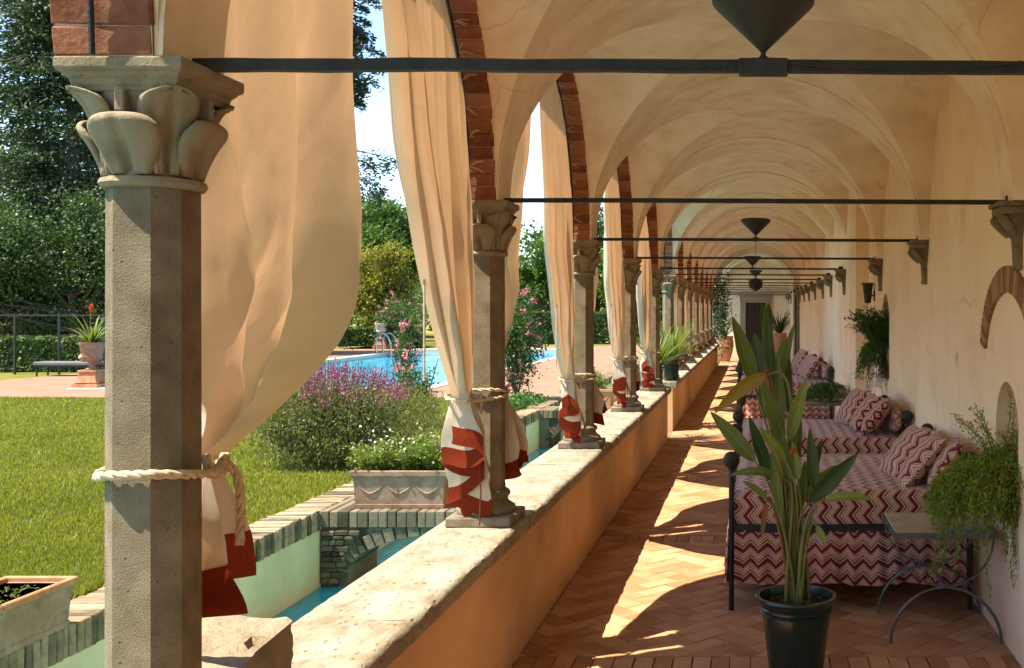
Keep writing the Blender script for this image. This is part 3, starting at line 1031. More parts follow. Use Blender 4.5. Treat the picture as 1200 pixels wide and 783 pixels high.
# arcade: one wall with an arched opening over each pair of columns, brick intrados
ab = [brick_mesh('brick', .252, .102, .074, .005, 'brick_arch', s, .004) for s in range(6)]
ORD = ['first', 'second', 'third', 'fourth', 'fifth', 'sixth', 'seventh', 'eighth', 'ninth', 'tenth', 'eleventh', 'twelfth', 'thirteenth', 'fourteenth', 'fifteenth', 'sixteenth']
for i in range(len(RODS) - 1):
    a, yc = half(i)
    hb = a
    a -= .162
    nm = ('brick-edged arcade arch springing towards the viewer from the first column' if i == 1 else
          'plain arch behind the viewer' if i == 0 else 'brick-edged arcade arch between the %s and %s columns of the row' % (ORD[i - 2], ORD[i - 1]))
    t = thing('arcade_arch', nm, 'arch', (-1.63, yc, ZS), 'arches of the arcade')
    mb = MB()
    N = 40
    ro, rz = a + .105, RISE + .105 - .01
    pts = [(-hb, .0)] + [(-ro * math.cos(PI * k / N), rz * math.sin(PI * k / N)) for k in range(N + 1)] + [(hb, .0)]
    for k in range(len(pts) - 1):
        (ya, za), (yb, zb) = pts[k], pts[k + 1]
        if yb - ya < 1e-6:
            continue
        v = [(-.125, ya, za), (-.125, yb, zb), (-.125, yb, 2.1), (-.125, ya, 2.1), (.128, ya, za), (.128, yb, zb), (.128, yb, 2.1), (.128, ya, 2.1)]
        mb.add(v, [(0, 3, 2, 1), (4, 5, 6, 7), (0, 1, 5, 4)])
    mb.build('arch_wall', 'plaster_vault', t)
    if i == 0:
        continue
    m = MB()
    m.grid([[(dx, -(a + .006) * math.cos(PI * k / N), (RISE - .004) * math.sin(PI * k / N)) for dx in (-.122, .122)] for k in range(N + 1)])
    m.build('mortar', 'mortar_pale', t)
    # bricks
    arc = 0
    ang = [0.0]
    n = 62 if hb > 1.5 else 54
    bulk = MB()
    for k in range(n):
        q = PI * (k + .5) / n
        py, pz = -(a + .051) * math.cos(q), (RISE - .01 + .051) * math.sin(q)
        tn = math.atan2((RISE) * math.cos(q), (a) * math.sin(q))
        if i <= 4:
            link('brick', ab[RNG.randrange(6)], t, (RNG.uniform(-.004, .004), py, pz), (tn + PI / 2 + RNG.uniform(-.012, .012), 0, RNG.uniform(-.01, .01)))
        else:
            c, s = math.cos(tn + PI / 2), math.sin(tn + PI / 2)
            o_ = len(bulk.v)
            bulk.box(-.126, .126, -.051, .051, -.037, .037)
            bulk.v[o_:] = [(x, py + y * c - z * s, pz + y * s + z * c) for x, y, z in bulk.v[o_:]]
    if i > 4:
        o = bulk.build('brick_ring', 'brick_arch', t); o['kind'] = 'stuff'
    # iron curtain rail
    r_ = MB()
    r_.tube([(0, -(a - .016) * math.cos(PI * k / 40), (RISE - .03) * math.sin(PI * k / 40)) for k in range(41)], .008, 6)
    ro_ = r_.build('curtain_rail', 'iron', None, 60, (-1.646, yc, ZS))
    tag(ro_, 'curved black iron curtain rail of the arch ' + ('before the first column' if i == 1 else 'between the %s and %s columns' % (ORD[i - 2], ORD[i - 1])), 'rail', 'curtain rails')

# back wall and end walls
def wall_right():
    mb = MB()
    T = .35
    ZT = 4.66
    niches = [(6.22, 6.80, .80, 1.36, .28), (12.25, 12.95, 1.28, 1.95, .25)]   # y0 y1 sill spring(depth)
    segs = []
    y = -8.0
    for (a, b, s, sp, dp) in niches:
        segs.append((y, a)); y = b
    segs.append((y, BUT))
    for a, b in segs:
        n = max(1, int((b - a) / .5))
        for k in range(n):
            p, q = a + (b - a) * k / n, a + (b - a) * (k + 1) / n
            P = [[(WR + .008 * noise.noise(Vector((yy * .8, z * .8, 3))), yy, z) for yy in (p, q)] for z in [-.02 + (ZT + .02) * m / 12 for m in range(13)]]
            mb.grid(P, flip=True)
    for (a, b, s, sp, dp) in niches:
        N = 20
        yc, r = (a + b) / 2, (b - a) / 2
        top = lambda yy: sp + math.sqrt(max(0, r * r - (yy - yc) ** 2))
        ys = [yc - r * math.cos(PI * k / N) for k in range(N + 1)]
        for k in range(N):
            p, q = ys[k], ys[k + 1]
            mb.add([(WR, p, -.02), (WR, q, -.02), (WR, q, s), (WR, p, s)], [(3, 2, 1, 0)])
            mb.add([(WR, p, top(p)), (WR, q, top(q)), (WR, q, ZT), (WR, p, ZT)], [(3, 2, 1, 0)])
            mb.add([(WR, p, top(p)), (WR, q, top(q)), (WR + dp, q, top(q)), (WR + dp, p, top(p))], [(0, 1, 2, 3)])
            mb.add([(WR + dp, p, s), (WR + dp, q, s), (WR + dp, q, top(q)), (WR + dp, p, top(p))], [(3, 2, 1, 0)])
        for yy in (a, b):
            mb.add([(WR, yy, s), (WR + dp, yy, s), (WR + dp, yy, sp), (WR, yy, sp)], [(0, 1, 2, 3)])
        mb.add([(WR - .012, a, s), (WR + dp, a, s), (WR + dp, b, s), (WR - .012, b, s)], [(0, 1, 2, 3)])
    mb.box(WR + .3, WR + .75, -8, BUT + .3, -.3, ZT)
    # the wall steps forward
    mb.box(WR2, WR + .75, BUT, 20.9, -.02, ZT)
    mb.box(WR2 + .03, WR + .75, 20.9, 33.6, -.02, ZT)
    mb.box(WR2 + .25, WR + .75, 33.6, 39.6, -.02, ZT)
    mb.box(WR2 + .03, WR + .75, 39.6, YEND + .3, -.02, ZT)
    # thin ledge line on the forward wall
    mb.box(WR2 - .012, WR2 + .01, BUT + .02, 20.8, 1.06, 1.10)
    w = mb.build('wall_right', 'plaster_wall', None, 40)
    return tag(w, 'long ochre plaster back wall of the loggia', kind='structure')


wr = wall_right()
# blocked relieving arch of thin bricks above the niche
YC, n = 6.47, 34
for k in range(n):
    q = math.radians(12) + (PI - math.radians(24)) * (k + .5) / n
    rin, rout = .60, .745
    cy, cz = math.cos(q), math.sin(q)
    z_in = 1.74 + (.47) * cz
    mb = MB(); wd = (PI - math.radians(24)) / n * .63
    mb.bbox(-.02, .02, -wd / 2 * .78, wd / 2 * .78, 0, .165 * (.75 + .25 * cz), .003)
    link('brick', mb.mesh('brick', 'brick_pale'), wr, (WR - .004, YC - rin * cy, z_in), (-math.atan2(-cy * .9, cz), 0, 0))
# a scratched mark on the plaster
mb = MB()
for s in ([(0, .03, .05), (0, .045, .02), (0, .03, -.03), (0, 0, -.05)], [(0, -.01, .06), (0, -.03, -.02), (0, -.05, -.045)], [(0, -.005, .05), (0, .01, .0)]):
    mb.tube(s, .004, 5)
mb.build('scratched_mark', 'rock', wr, None, (WR - .001, 8.1, 1.71))

mb = MB()
mb.box(-2.0, 2.2, YEND, YEND + .3, -.3, 4.66)
we = mb.build('wall_end', 'plaster_wall'); tag(we, 'ochre end wall of the loggia around the door', kind='structure')
mb = MB(); mb.box(-2.0, 2.2, -8.3, -8, -1.2, 4.66)
tag(mb.build('light_closing_wall', 'plaster_wall'), 'unseen ochre wall added behind the viewer to close off light', kind='structure')  # closes the loggia behind the camera, added for its effect on the light

t = thing('door', 'dark wooden door in a grey stone surround at the end of the loggia', 'door', (0, YEND, 0))
xd = 0.0
mb = MB(); mb.bbox(-.42, .42, -.05, .03, 0, 2.42, .006); lf = mb.build('door_leaf', 'door_wood', t)
for px in (-.21, .21):
    for (za, zb) in ((.15, .95), (1.1, 1.75), (1.85, 2.32)):
        m = MB(); m.bbox(px - .15, px + .15, -.068, -.048, za, zb, .008); m.build('panel', 'door_wood', lf)
m = MB(); m.tube([(.33, -.07, 1.02), (.33, -.12, 1.02), (.25, -.12, 1.02)], .012, 6); m.build('handle', 'iron', lf)
for s in (-1, 1):
    m = MB(); m.bbox(s * .54 - .12, s * .54 + .12, -.10, .05, 0, 2.46, .012); m.build('jamb', 'pietra_smooth', t)
m = MB(); m.bbox(-.68, .68, -.11, .05, 2.462, 2.72, .012); m.build('lintel', 'pietra_smooth', t)
m = MB(); m.bbox(-.78, .78, -.2, .05, 2.722, 2.80, .02); m.bbox(-.73, .73, -.15, .05, 2.69, 2.7215, .01); m.build('cornice', 'pietra_smooth', t)

t = thing('sunlit_opening', 'tall dark framed opening at the far end of the back wall, panels painted as the sunlit wall beyond', 'opening', (WR2 + .16, 36.6, 0))
for k in range(3):
    for j in range(4):
        m = MB(); m.box(-.01, .01, -2.9 + k * 1.93 + .04, -2.9 + (k + 1) * 1.93 - .04, .1 + j * .7, .1 + j * .7 + .66); m.build('pane', 'sunlit_wall_panel', t)  # coloured panels stand in for the sunlit wall seen through the opening
    m = MB(); m.box(-.04, .03, -2.95 + k * 1.93, -2.87 + k * 1.93, 0, 3.0); m.build('mullion', 'iron_green', t)
m = MB(); m.box(-.06, .03, 2.88, 3.0, 0, 3.0); m.build('post', 'iron_green', t)
m = MB(); m.box(-.041, .029, -2.869, 2.879, 2.9, 2.99); m.build('head_rail', 'iron_green', t)

# ------------------------------------------------------------------ columns
def leaf_sheet(theta, prof, groove, R=.13, z0=0.0):
    """carved leaf of a capital: (radius, height, half width) stations from root to rolled lip"""
    pts = catmull([Vector(p) for p in prof], 4)
    P = []
    ns = 16
    ct, st = math.cos(theta), math.sin(theta)
    m = len(pts) - 1
    for a, (r, z, w) in enumerate(pts):
        tt = a / m
        row = []
        for b in range(ns + 1):
            s = -1 + 2 * b / ns
            l_ = s * max(w, .002)
            rr = r - l_ * l_ / (2 * R)
            rr -= groove * math.exp(-(s / (.10 + .10 * (1 - tt))) ** 2) * max(0, 1 - tt * 1.05)
            rr += .005 * math.exp(-((abs(s) - .80) / .13) ** 2) * (1 - tt) - .010 * max(0, abs(s) - .85) / .15
            zz = z0 + z - .10 * abs(s) ** 2.5 * w * max(0, tt - .5) * 2
            row.append((rr * ct - l_ * st, rr * st + l_ * ct, zz))
        P.append(row)
    return P


def catmull(pts, n=8):
    pts = [Vector(p) for p in pts]
    out = []
    for i in range(len(pts) - 1):
        p0, p1, p2, p3 = pts[max(i - 1, 0)], pts[i], pts[i + 1], pts[min(i + 2, len(pts) - 1)]
        for k in range(n):
            t = k / n
            out.append(.5 * ((2 * p1) + (p2 - p0) * t + (2 * p0 - 5 * p1 + 4 * p2 - p3) * t * t + (3 * p1 - p0 - 3 * p2 + p3) * t ** 3))
    out.append(pts[-1])
    return out


LOWER_LEAF = [(.114, 0, .052), (.127, .040, .070), (.147, .080, .086), (.169, .110, .092), (.177, .132, .084), (.166, .149, .062), (.136, .153, .034)]
UPPER_LEAF = [(.116, 0, .030), (.126, .07, .048), (.140, .125, .064), (.157, .165, .072), (.172, .190, .070), (.187, .204, .058), (.196, .212, .040), (.198, .217, .018)]


def make_column(detail):
    root = thing('stone_column', 'grey stone column', 'column', (COLX, 0, PT), 'columns of the arcade')
    z = lambda w: w - PT
    # plinth and base mouldings
    mb = MB(); mb.bbox(-.19, .19, -.19, .19, 0, .058, .008)
    mb.v = [(x + .004 * noise.noise(Vector((x * 20, y * 20, zz * 30))), y + .004 * noise.noise(Vector((y * 20, zz * 20, x * 30))), zz) for x, y, zz in mb.v]
    b = mb.build('base', 'pietra', root)
    prof = [(.165, .059), (.172, .075), (.168, .095), (.15, .108), (.135, .118), (.126, .135), (.127, .15), (.138, .158), (.141, .172), (.134, .186), (.116, .195), (.108, .20)]
    m = MB(); m.lathe(prof, 28 if detail else 14); m.build('base_moulding', 'pietra', b, 50)
    # shaft: chamfered square
    f, c = .049, .1005
    octo = [(c, -f), (c, f), (f, c), (-f, c), (-c, f), (-c, -f), (-f, -c), (f, -c)]
    m = MB()
    m.loops([[(x * s, y * s, zz) for x, y in octo] for zz, s in ((.196, 1.03), (.24, 1.0), (z(1.6), 1.0), (z(2.425), .985))])
    m.build('shaft', 'pietra', root)
    # capital
    m = MB()
    m.lathe([(.100, z(2.415)), (.120, z(2.417)), (.128, z(2.428)), (.124, z(2.440)), (.104, z(2.447)), (.100, z(2.46)), (.104, z(2.52)), (.112, z(2.58)), (.128, z(2.63)), (.134, z(2.653))], 32 if detail else 16)
    cap = m.build('capital', 'pietra_smooth', root, 45)
    n2 = (0, 1, 2, 3)
    for k in n2:
        m = MB(); m.grid(leaf_sheet(k * PI / 2, LOWER_LEAF, .024, .15, z(2.446)))
        o = m.build('leaf', 'pietra_smooth', cap, 180)
        sd = o.modifiers.new('s', 'SOLIDIFY'); sd.thickness = .012; sd.offset = -1
        m = MB(); m.grid(leaf_sheet(k * PI / 2 + PI / 4, UPPER_LEAF, .026, .11, z(2.448)))
        o = m.build('leaf', 'pietra_smooth', cap, 180)
        sd = o.modifiers.new('s', 'SOLIDIFY'); sd.thickness = .012; sd.offset = -1
        # little bosses under the abacus
        m = MB(); q = k * PI / 2
        m.bbox(-.012, .02, -.012, .012, z(2.60), z(2.656), .003)
        link('boss', m.mesh('boss', 'pietra_smooth'), cap, (.134 * math.cos(q), .134 * math.sin(q), 0), (0, 0, q))
    m = MB()
    prof = [(.122, 2.652), (.128, 2.655), (.130, 2.664), (.134, 2.670), (.137, 2.682), (.145, 2.690), (.149, 2.695), (.149, 2.699), (.158, 2.703), (.161, 2.710), (.161, 2.731), (.158, 2.736)]
    m.loops([[(s, -s, z(w)), (s, s, z(w)), (-s, s, z(w)), (-s, -s, z(w))] for s, w in prof])
    o = m.build('abacus', 'pietra_smooth', cap)
    if detail:
        bv = o.modifiers.new('b', 'BEVEL'); bv.width = .003; bv.segments = 1; bv.limit_method = 'ANGLE'; bv.angle_limit = math.radians(35)
    return root


CLAB = ['near grey stone column with carved leaf capital, beside the big orange curtain',
        'second grey stone column, between the flower planter and the second rod',
        'third grey stone column along the sunlit parapet',
        'fourth grey stone column, with a curtain tail hanging across its shaft',
        'fifth stone column, behind the dark green potted plant']
CY = RODS[2:-1]
colp = make_column(True)
for k, y in enumerate(CY):
    o = colp if k == 0 else copy_tree(colp)
    o.location = (COLX, y, PT)
    o['label'] = CLAB[k] if k < 5 else 'distant stone column, %s in the row from the near end' % ORD[k]

# rough rock by the first column
bm = bmesh.new()
bmesh.ops.create_cube(bm, size=1)
bmesh.ops.subdivide_edges(bm, edges=bm.edges[:], cuts=9, use_grid_fill=True)
for v in bm.verts:
    c = v.co.copy()
    rr = max(abs(c.x), abs(c.y), abs(c.z)) * 2
    s = c.normalized() * .62
    c = c.lerp(s, .42)
    c.x *= .40 * (1 - .10 * (c.z + .5)); c.y *= .62; c.z *= .25
    if c.z < 0:
        c.x *= 1 + c.z * 1.2
    n1 = noise.noise(c * 5.5) * .040 + noise.noise(c * 14) * .018
    n3 = noise.cell(c * 9) * .012
    v.co = c + c.normalized() * (n1 + n3)
mb = MB(); mb.bm(bm)
o = mb.build('rock', 'rock', None, 32, (-1.655, 3.12, PT + .127), (0, .05, .12))
tag(o, 'rough broken stone block on the parapet at the foot of the near column', 'rock')


# ------------------------------------------------------------------ tie rods, corbels, lamps
for k, y in enumerate(RODS[1:]):
    near = y < 4
    t = thing('tie_rod', '%s iron tie rod across the loggia%s' % (
        ['hidden', 'near thick dark', 'second dark', 'third dark', 'fourth dark', 'fifth thin dark', 'sixth thin dark', 'seventh thin dark', 'eighth thin dark', 'ninth thin dark', 'tenth thin dark', 'eleventh thin dark', 'twelfth thin dark', 'thirteenth thin dark', 'fourteenth thin dark', 'fifteenth thin dark'][k],
        ', carrying the big cone lamp' if k == 1 else ''), 'rod', (0, y, ZS + .008), 'tie rods')
    if k == 0:
        COL.objects.unlink(t); bpy.data.objects.remove(t); continue
    xr = 1.50 if y < BUT else 1.31
    hh = .0155 if near else .013
    n = 40
    mb = MB()
    rings = []
    for j in range(n + 1):
        x = -1.52 + (xr + 1.52) * j / n
        dz = .006 * math.sin(j / n * PI * 1.0 + 1.2) + (.003 * noise.noise(Vector((x * 4, y, 0))) if near else 0)
        e = hh * (1 + .08 * noise.noise(Vector((x * 9, 4, y))))
        rings.append([(x, -e, -e + dz), (x, e, -e + dz), (x, e, e + dz), (x, -e, e + dz)])
    mb.loops(rings)
    mb.build('bar', 'iron', t)
    m = MB(); m.bbox(xr - .02, xr + .05, -.022, .022, -.03, .035, .004); m.build('end_hook', 'iron', t)
    if near:
        m = MB(); m.bbox(-.045, .085, -.026, .026, -.020, .020, .003); m.build('bracket', 'iron', t)
        m = MB(); m.tube([(.08 + .62 * j / 14, -.019 - .004 * math.sin(j), .010 - .028 * math.sin(PI * j / 14)) for j in range(15)], .0035, 5); m.build('cable', 'iron', t)


def corbel():
    t = thing('corbel', 'grey stone wall corbel', 'corbel', (WR, 0, ZS), 'corbels on the back wall')
    m = MB()
    rings = []
    # half-plan stacked: half width along y, projection from the wall
    for hw_, pr, z in [(.0, 0, 0)]:
        pass
    prof = [(.045, .03, -.40), (.05, .05, -.385), (.048, .042, -.36), (.052, .05, -.22), (.06, .07, -.19), (.085, .095, -.12), (.105, .13, -.085), (.108, .135, -.078)]
    m.loops([[(.01, -a, z), (-p, -a * .72, z), (-p, a * .72, z), (.01, a, z)] for a, p, z in prof])
    b = m.build('body', 'pietra', t, 40)
    m = MB(); m.bbox(-.165, .02, -.135, .135, -.03, -.001, .006); m.bbox(-.148, .02, -.12, .12, -.077, -.0305, .008); m.build('abacus', 'pietra', t)
    for s in (-1, 1):
        m = MB()
        m.tube([(-.06, s * .075, -.19), (-.10, s * .085, -.14), (-.135, s * .10, -.10), (-.15, s * .105, -.085)], [.022, .03, .03, .016], 8)
        m.build('leaf', 'pietra', t, 60)
    m = MB(); m.tube([(-.07, 0, -.20), (-.12, 0, -.14), (-.145, 0, -.09)], [.02, .032, .02], 8); m.build('leaf', 'pietra', t, 60)
    return t


cp = corbel()
for k, y in enumerate(RODS[3:]):
    o = cp if k == 0 else copy_tree(cp)
    o.location = (WR if y < BUT else (WR2 if y < 20.9 else WR2 + .03), y, ZS)
    if 33.6 < y < 39.6:
        o.location.x = WR2 + .25
    o['label'] = ['grey carved stone corbel at the picture edge, above the brick relieving arch', 'second stone corbel, between the bed and the hanging fern niche',
                  'stone corbel above the hanging fern in its niche'][k] if k < 3 else 'small stone corbel, %s along the back wall' % ORD[k]


def cone_lamp(y, lab, dx=.02):
    t = thing('cone_lamp', lab, 'lamp', (dx, y, ZS + .024), 'cone uplights on the tie rods')
    m = MB(); m.lathe([(.006, .022), (.012, .03), (.127, .142), (.135, .152), (.137, .163), (.133, .172), (.120, .178), (.10, .172), (.02, .05)], 40, capb=True, capt=True)
    m.build('shade', 'lamp_metal', t, 50)
    m = MB(); m.lathe([(.012, -.03), (.012, .012), (.007, .016), (.007, .03)], 12); m.bbox(-.03, .03, -.02, .02, -.002, .006, .002); m.build('stem', 'iron', t)


cone_lamp(RODS[2], 'large dark metal cone uplight on the near tie rod')
cone_lamp(RODS[4], 'dark cone uplight on the third tie rod', 0)
cone_lamp(RODS[6], 'small cone uplight on the fifth tie rod', -.05)
cone_lamp(RODS[8], 'tiny far cone uplight just above the round lantern', 0)
t = thing('hanging_lantern', 'dark round hanging lantern on the axis of the loggia far away', 'lantern', (0, 26.2, 2.6))
m = MB(); m.lathe([(.03, -.02), (.10, .02), (.16, .08), (.18, .15), (.16, .22), (.10, .28), (.03, .31)], 20); m.build('body', 'lamp_metal', t, 60)
for k in range(4):
    m = MB(); m.lathe([(.187, 0), (.193, .01), (.187, .02)], 20, (0, 0, .05 + .06 * k), capb=False, capt=False); m.build('ring', 'iron', t)
m = MB(); m.tube([(0, 0, .3), (0, 0, 1.60)], .006, 6); m.build('chain', 'iron', t)

# ------------------------------------------------------------------ curtains
def tri(x):
    x = x % 2.0
    return (x if x < 1 else 2 - x) * 2 - 1


def rope_mesh(mb, path, r, strands=3, twist=26.0, n=6):
    """a laid rope: helical strands round a path"""
    path = [Vector(p) for p in path]
    L = 0
    ls = [0]
    for i in range(1, len(path)):
        L += (path[i] - path[i - 1]).length
        ls.append(L)
    up = None
    fr = []
    for i, p in enumerate(path):
        t = (path[min(i + 1, len(path) - 1)] - path[max(i - 1, 0)]).normalized()
        if up is None:
            up = Vector((0, 0, 1)) if abs(t.z) < .9 else Vector((1, 0, 0))
        a = (up - t * up.dot(t)).normalized(); up = a
        fr.append((a, t.cross(a)))
    for s in range(strands):
        pts = []
        for i, p in enumerate(path):
            q = ls[i] / r / 1.0 * (twist / 26.0) * .75 + 2 * PI * s / strands
            pts.append(p + (fr[i][0] * math.cos(q) + fr[i][1] * math.sin(q)) * r * .52)
        mb.tube(pts, r * .56, n)


def resample(pts, step):
    out = []
    for i in range(len(pts) - 1):
        a, b = Vector(pts[i]), Vector(pts[i + 1])
        n = max(1, int((b - a).length / step))
        out += [a.lerp(b, k / n) for k in range(n)]
    out.append(Vector(pts[-1]))
    return out


def catmull(pts, n=8):
    pts = [Vector(p) for p in pts]
    out = []
    for i in range(len(pts) - 1):
        p0, p1, p2, p3 = pts[max(i - 1, 0)], pts[i], pts[i + 1], pts[min(i + 2, len(pts) - 1)]
        for k in range(n):
            t = k / n
            out.append(.5 * ((2 * p1) + (p2 - p0) * t + (2 * p0 - 5 * p1 + 4 * p2 - p3) * t * t + (3 * p1 - p0 - 3 * p2 + p3) * t ** 3))
    out.append(pts[-1])
    return out


def curtain(ci, side, label, zt=1.62, near=False, seed=0, lens=(.30, .70), ties=False, res=1.0, cord=True, folds=None, gx=None, gy=.165, reach=1.0, tailrot=0.0, tscale=1.0):
    if side < 0 and gx is None:
        gx, gy = -1.675, .235
        tscale = .28 + .22 * ((seed * .37) % 1)
    """arcade curtain hung from the curved rail and tied back to column ci. side +1: hangs beyond the column, -1: before it"""
    yc_col = RODS[ci]
    b = ci if side > 0 else ci - 1
    a, ym = half(b)
    a -= .18
    XR = -1.655
    T = Vector((gx if gx is not None else (-1.60 if side > 0 else -1.615), yc_col + side * gy, zt))
    root = thing('curtain', label, 'curtain', (XR, yc_col, 0), 'arcade curtains')
    off = Vector((XR, yc_col, 0))
    rs = random.Random(seed)
    NU, NV = int(130 * res), int(70 * res)
    nf = folds or (5.0 if side > 0 else 8.2)
    ph = rs.uniform(0, 6)
    tf = 2.4 if near else 5.2 + 1.4 * ((seed * .61) % 1)
    sd = Vector((seed * 3.1, seed * 1.7, 0))

    def plan(u, sc):
        # accordion folds of the gathered bundle, seen from above
        w = tri(u * tf + .5)
        w = w * .45 + .55 * math.sin(w * PI / 2) + .22 * math.sin(u * 17 + seed) * sc
        return Vector(((.055 + .085 * sc * tscale) * w, side * (u - .5) * (.085 + .05 * sc), 0))

    P, U = [], []
    arcs = []
    for j in range(NV + 1):
        v = j / NV
        row, ur = [], []
        for i in range(NU + 1):
            u = i / NU
            th = math.radians(4 + 84.5 * u * reach)
            p0 = Vector((XR, ym - side * a * math.cos(th), ZS + (RISE - .045) * math.sin(th)))
            p3 = T + plan(u, 0)
            H = p0.z - p3.z
            dy = p0.y - p3.y
            if side > 0:
                p1 = p0 + Vector((0, -dy * .01, -H * (.70 if near else .64)))
                p2 = p3 + Vector((0, dy * (.90 if near else .50), H * (.11 if near else .17)))
            else:
                p1 = p0 + Vector((0, -dy * .10, -H * .42))
                p2 = p3 + Vector((0, dy * .42, H * .25))
            s = v
            p = p0 * (1 - s) ** 3 + p1 * 3 * s * (1 - s) ** 2 + p2 * 3 * s * s * (1 - s) + p3 * s ** 3
            env = math.sin(PI * min(1, v * 1.02)) ** .6 if v < .98 else 0
            if side > 0:
                uu = u + .04 * math.sin(5 * u + 2.2 * v + ph)
                am = (.105 if near else .06) * env * (.55 + .45 * v)
                w = math.sin(2 * PI * nf * uu * (1 - .25 * v) + ph) * .7 + .5 * math.sin(2 * PI * nf * .43 * uu + 1.3 + ph + v * 1.5)
                p.x += am * w - .05 * env * u
                p.y += side * .22 * am * math.cos(2 * PI * nf * uu * (1 - .25 * v) + ph)
                # soft creases where the cloth bends towards the tie
                n1 = noise.noise(Vector((u * 3.2 + 9, v * 4.2, seed)) + sd)
                n2 = noise.noise(Vector((u * 9, v * 7 - u * 5, seed + 4)) + sd)
                p.x += env * (.055 * n1 * (.3 + v) + .014 * n2 + .006 * noise.noise(Vector((u * 22 - v * 9, v * 16, seed))))
                env *= 1 - .8 * max(0, u - .82) / .18
                rg = 1 - 2.2 * abs(noise.noise(Vector((u * 4.6 + v * (1.6 + 1.2 * v), v * 1.3 + 3, seed * 2))))
                p.x += env * .034 * max(0, rg) ** 2 * (.5 + .7 * v)
                p.y += env * (.035 * noise.noise(Vector((u * 4, v * 5 + 7, seed))))
            else:
                uu = .55 * u + .45 * u ** 2.6 + .02 * math.sin(7 * u + ph)
                am = (.07 + .03 * math.sin(9 * u + seed)) * (.8 + .35 * u) * env * (1 - .7 * max(0, u - .9) / .1) * (1 - .35 * v)
                q = 2 * PI * nf * uu + ph
                w = math.sin(q) + .30 * math.sin(2 * q + .8 + 2 * v) + .12 * math.sin(5 * q)
                p.x += am * w
                p.y += am * .45 * math.cos(q)
                p.x += env * .022 * noise.noise(Vector((u * 6, v * 5, seed)))
                p.y += env * .020 * noise.noise(Vector((u * 8, v * 6 + 3, seed)))
            # scalloped heading between the ties
            if v < .12:
                p.z -= (.12 - v) / .12 * .018 * abs(math.sin(PI * 10 * u))
            row.append(tuple(p - off)); ur.append((u * 2.4, v * 2.8))
        P.append(row); U.append(ur)
    # tail below the tie
    NT = int(26 * res) + 4
    tails = []
    for i in range(NU + 1):
        u = i / NU
        ln = lens[1] + (lens[0] - lens[1]) * u
        ln += (.03 * math.sin(11 * u + seed) + .02 * math.sin(29 * u + seed * 2)) * (0 if near else 1)
        tails.append(ln)
    hem = .095 if not near else .13

    def tailp(u, ln, w):
        z = zt - w
        q = w / max(lens)
        sc = min(1.0, (w / .22)) ** .8 * (1 + .25 * q)
        pp = T + plan(u, sc)
        pp.z = z
        pp.x += (.012 * math.sin(13 * u + 9 * w) + .03 * noise.noise(Vector((u * 6, w * 7, seed)))) * sc
        pp.y += .012 * math.sin(8 * u + 11 * w + seed) * sc
        pp.x += .03 * q * (1 if side < 0 else .2)
        return pp
    P2, U2, P3, U3 = [], [], [], []
    for j in range(1, NT + 1):
        P2.append([tuple(tailp(i / NU, tails[i], (tails[i] - hem) * j / NT) - off) for i in range(NU + 1)])
        U2.append([(i / NU * 2.4, 2.8 + (tails[i] - hem) * j / NT) for i in range(NU + 1)])
    mb = MB()
    mb.grid(P + P2, U + U2)
    mb.build('cloth', 'curtain_cloth', root, 180)
    for j in range(0, 7):
        P3.append([tuple(tailp(i / NU, tails[i], tails[i] - hem + hem * j / 6 - (.004 if j == 0 else 0)) + Vector((.0015, -.0015, 0)) - off) for i in range(NU + 1)])
        U3.append([(i / NU * 2.4, j * .02) for i in range(NU + 1)])
    mb = MB(); mb.grid(P3, U3)
    mb.build('red_border', 'curtain_red', root, 180)
    # tie-back rope round column and bundle
    mb = MB()
    R_ = .0125 if near else .012
    hc = .118
    zz = zt
    by = side * (gy + .075)
    tx = T.x + .0
    loop = [(COLX - hc, yc_col - side * .055), (COLX - .06, yc_col - side * hc), (COLX + .06, yc_col - side * hc), (COLX + hc, yc_col - side * .055), (COLX + hc, yc_col + side * .06),
            (T.x + .095, yc_col + side * (gy - .01)), (T.x + .05, yc_col + by), (T.x - .06, yc_col + by), (T.x - .09, yc_col + side * (gy - .01)), (COLX - hc, yc_col + side * .06), (COLX - hc, yc_col - side * .055)]
    lp = [(x - off.x, y - off.y, zz + .018 * math.sin(k * .9)) for k, (x, y) in enumerate(loop)]
    rope_mesh(mb, resample(lp, .012 if near else .03), R_, 3 if near else 2, n=6 if near else 5)
    # knot with a hanging end
    kx, ky = T.x + .085 - off.x, side * (gy - .04)
    if near:
        kn = [(kx + .020 * math.cos(q), ky + .034 * math.sin(q), zz + .024 * math.sin(2 * q + .5)) for q in [2 * PI * k / 26 for k in range(27)]]
        rope_mesh(mb, kn, R_ * 1.05, 3)
        rope_mesh(mb, resample(catmull([(kx, ky + .01, zz + .01), (kx + .03, ky + .045, zz - .02), (kx + .035, ky + .07, zz - .10), (kx + .03, ky + .08, zz - .19), (kx + .03, ky + .075, zz - .24)]), .012), R_ * 1.05, 3)
    else:
        kn = [(kx + .012 * math.cos(q), ky + .024 * math.sin(q), zz + .018 * math.sin(2 * q + .5)) for q in [2 * PI * k / 12 for k in range(13)]]
        rope_mesh(mb, kn, R_, 2, n=5)
        rope_mesh(mb, [(kx, ky, zz), (kx + .012, ky + .02, zz - .03), (kx + .012, ky + .02, zz - .09)], R_ * .7, 2, n=5)
    mb.build('tieback_rope', 'rope', root, 60)
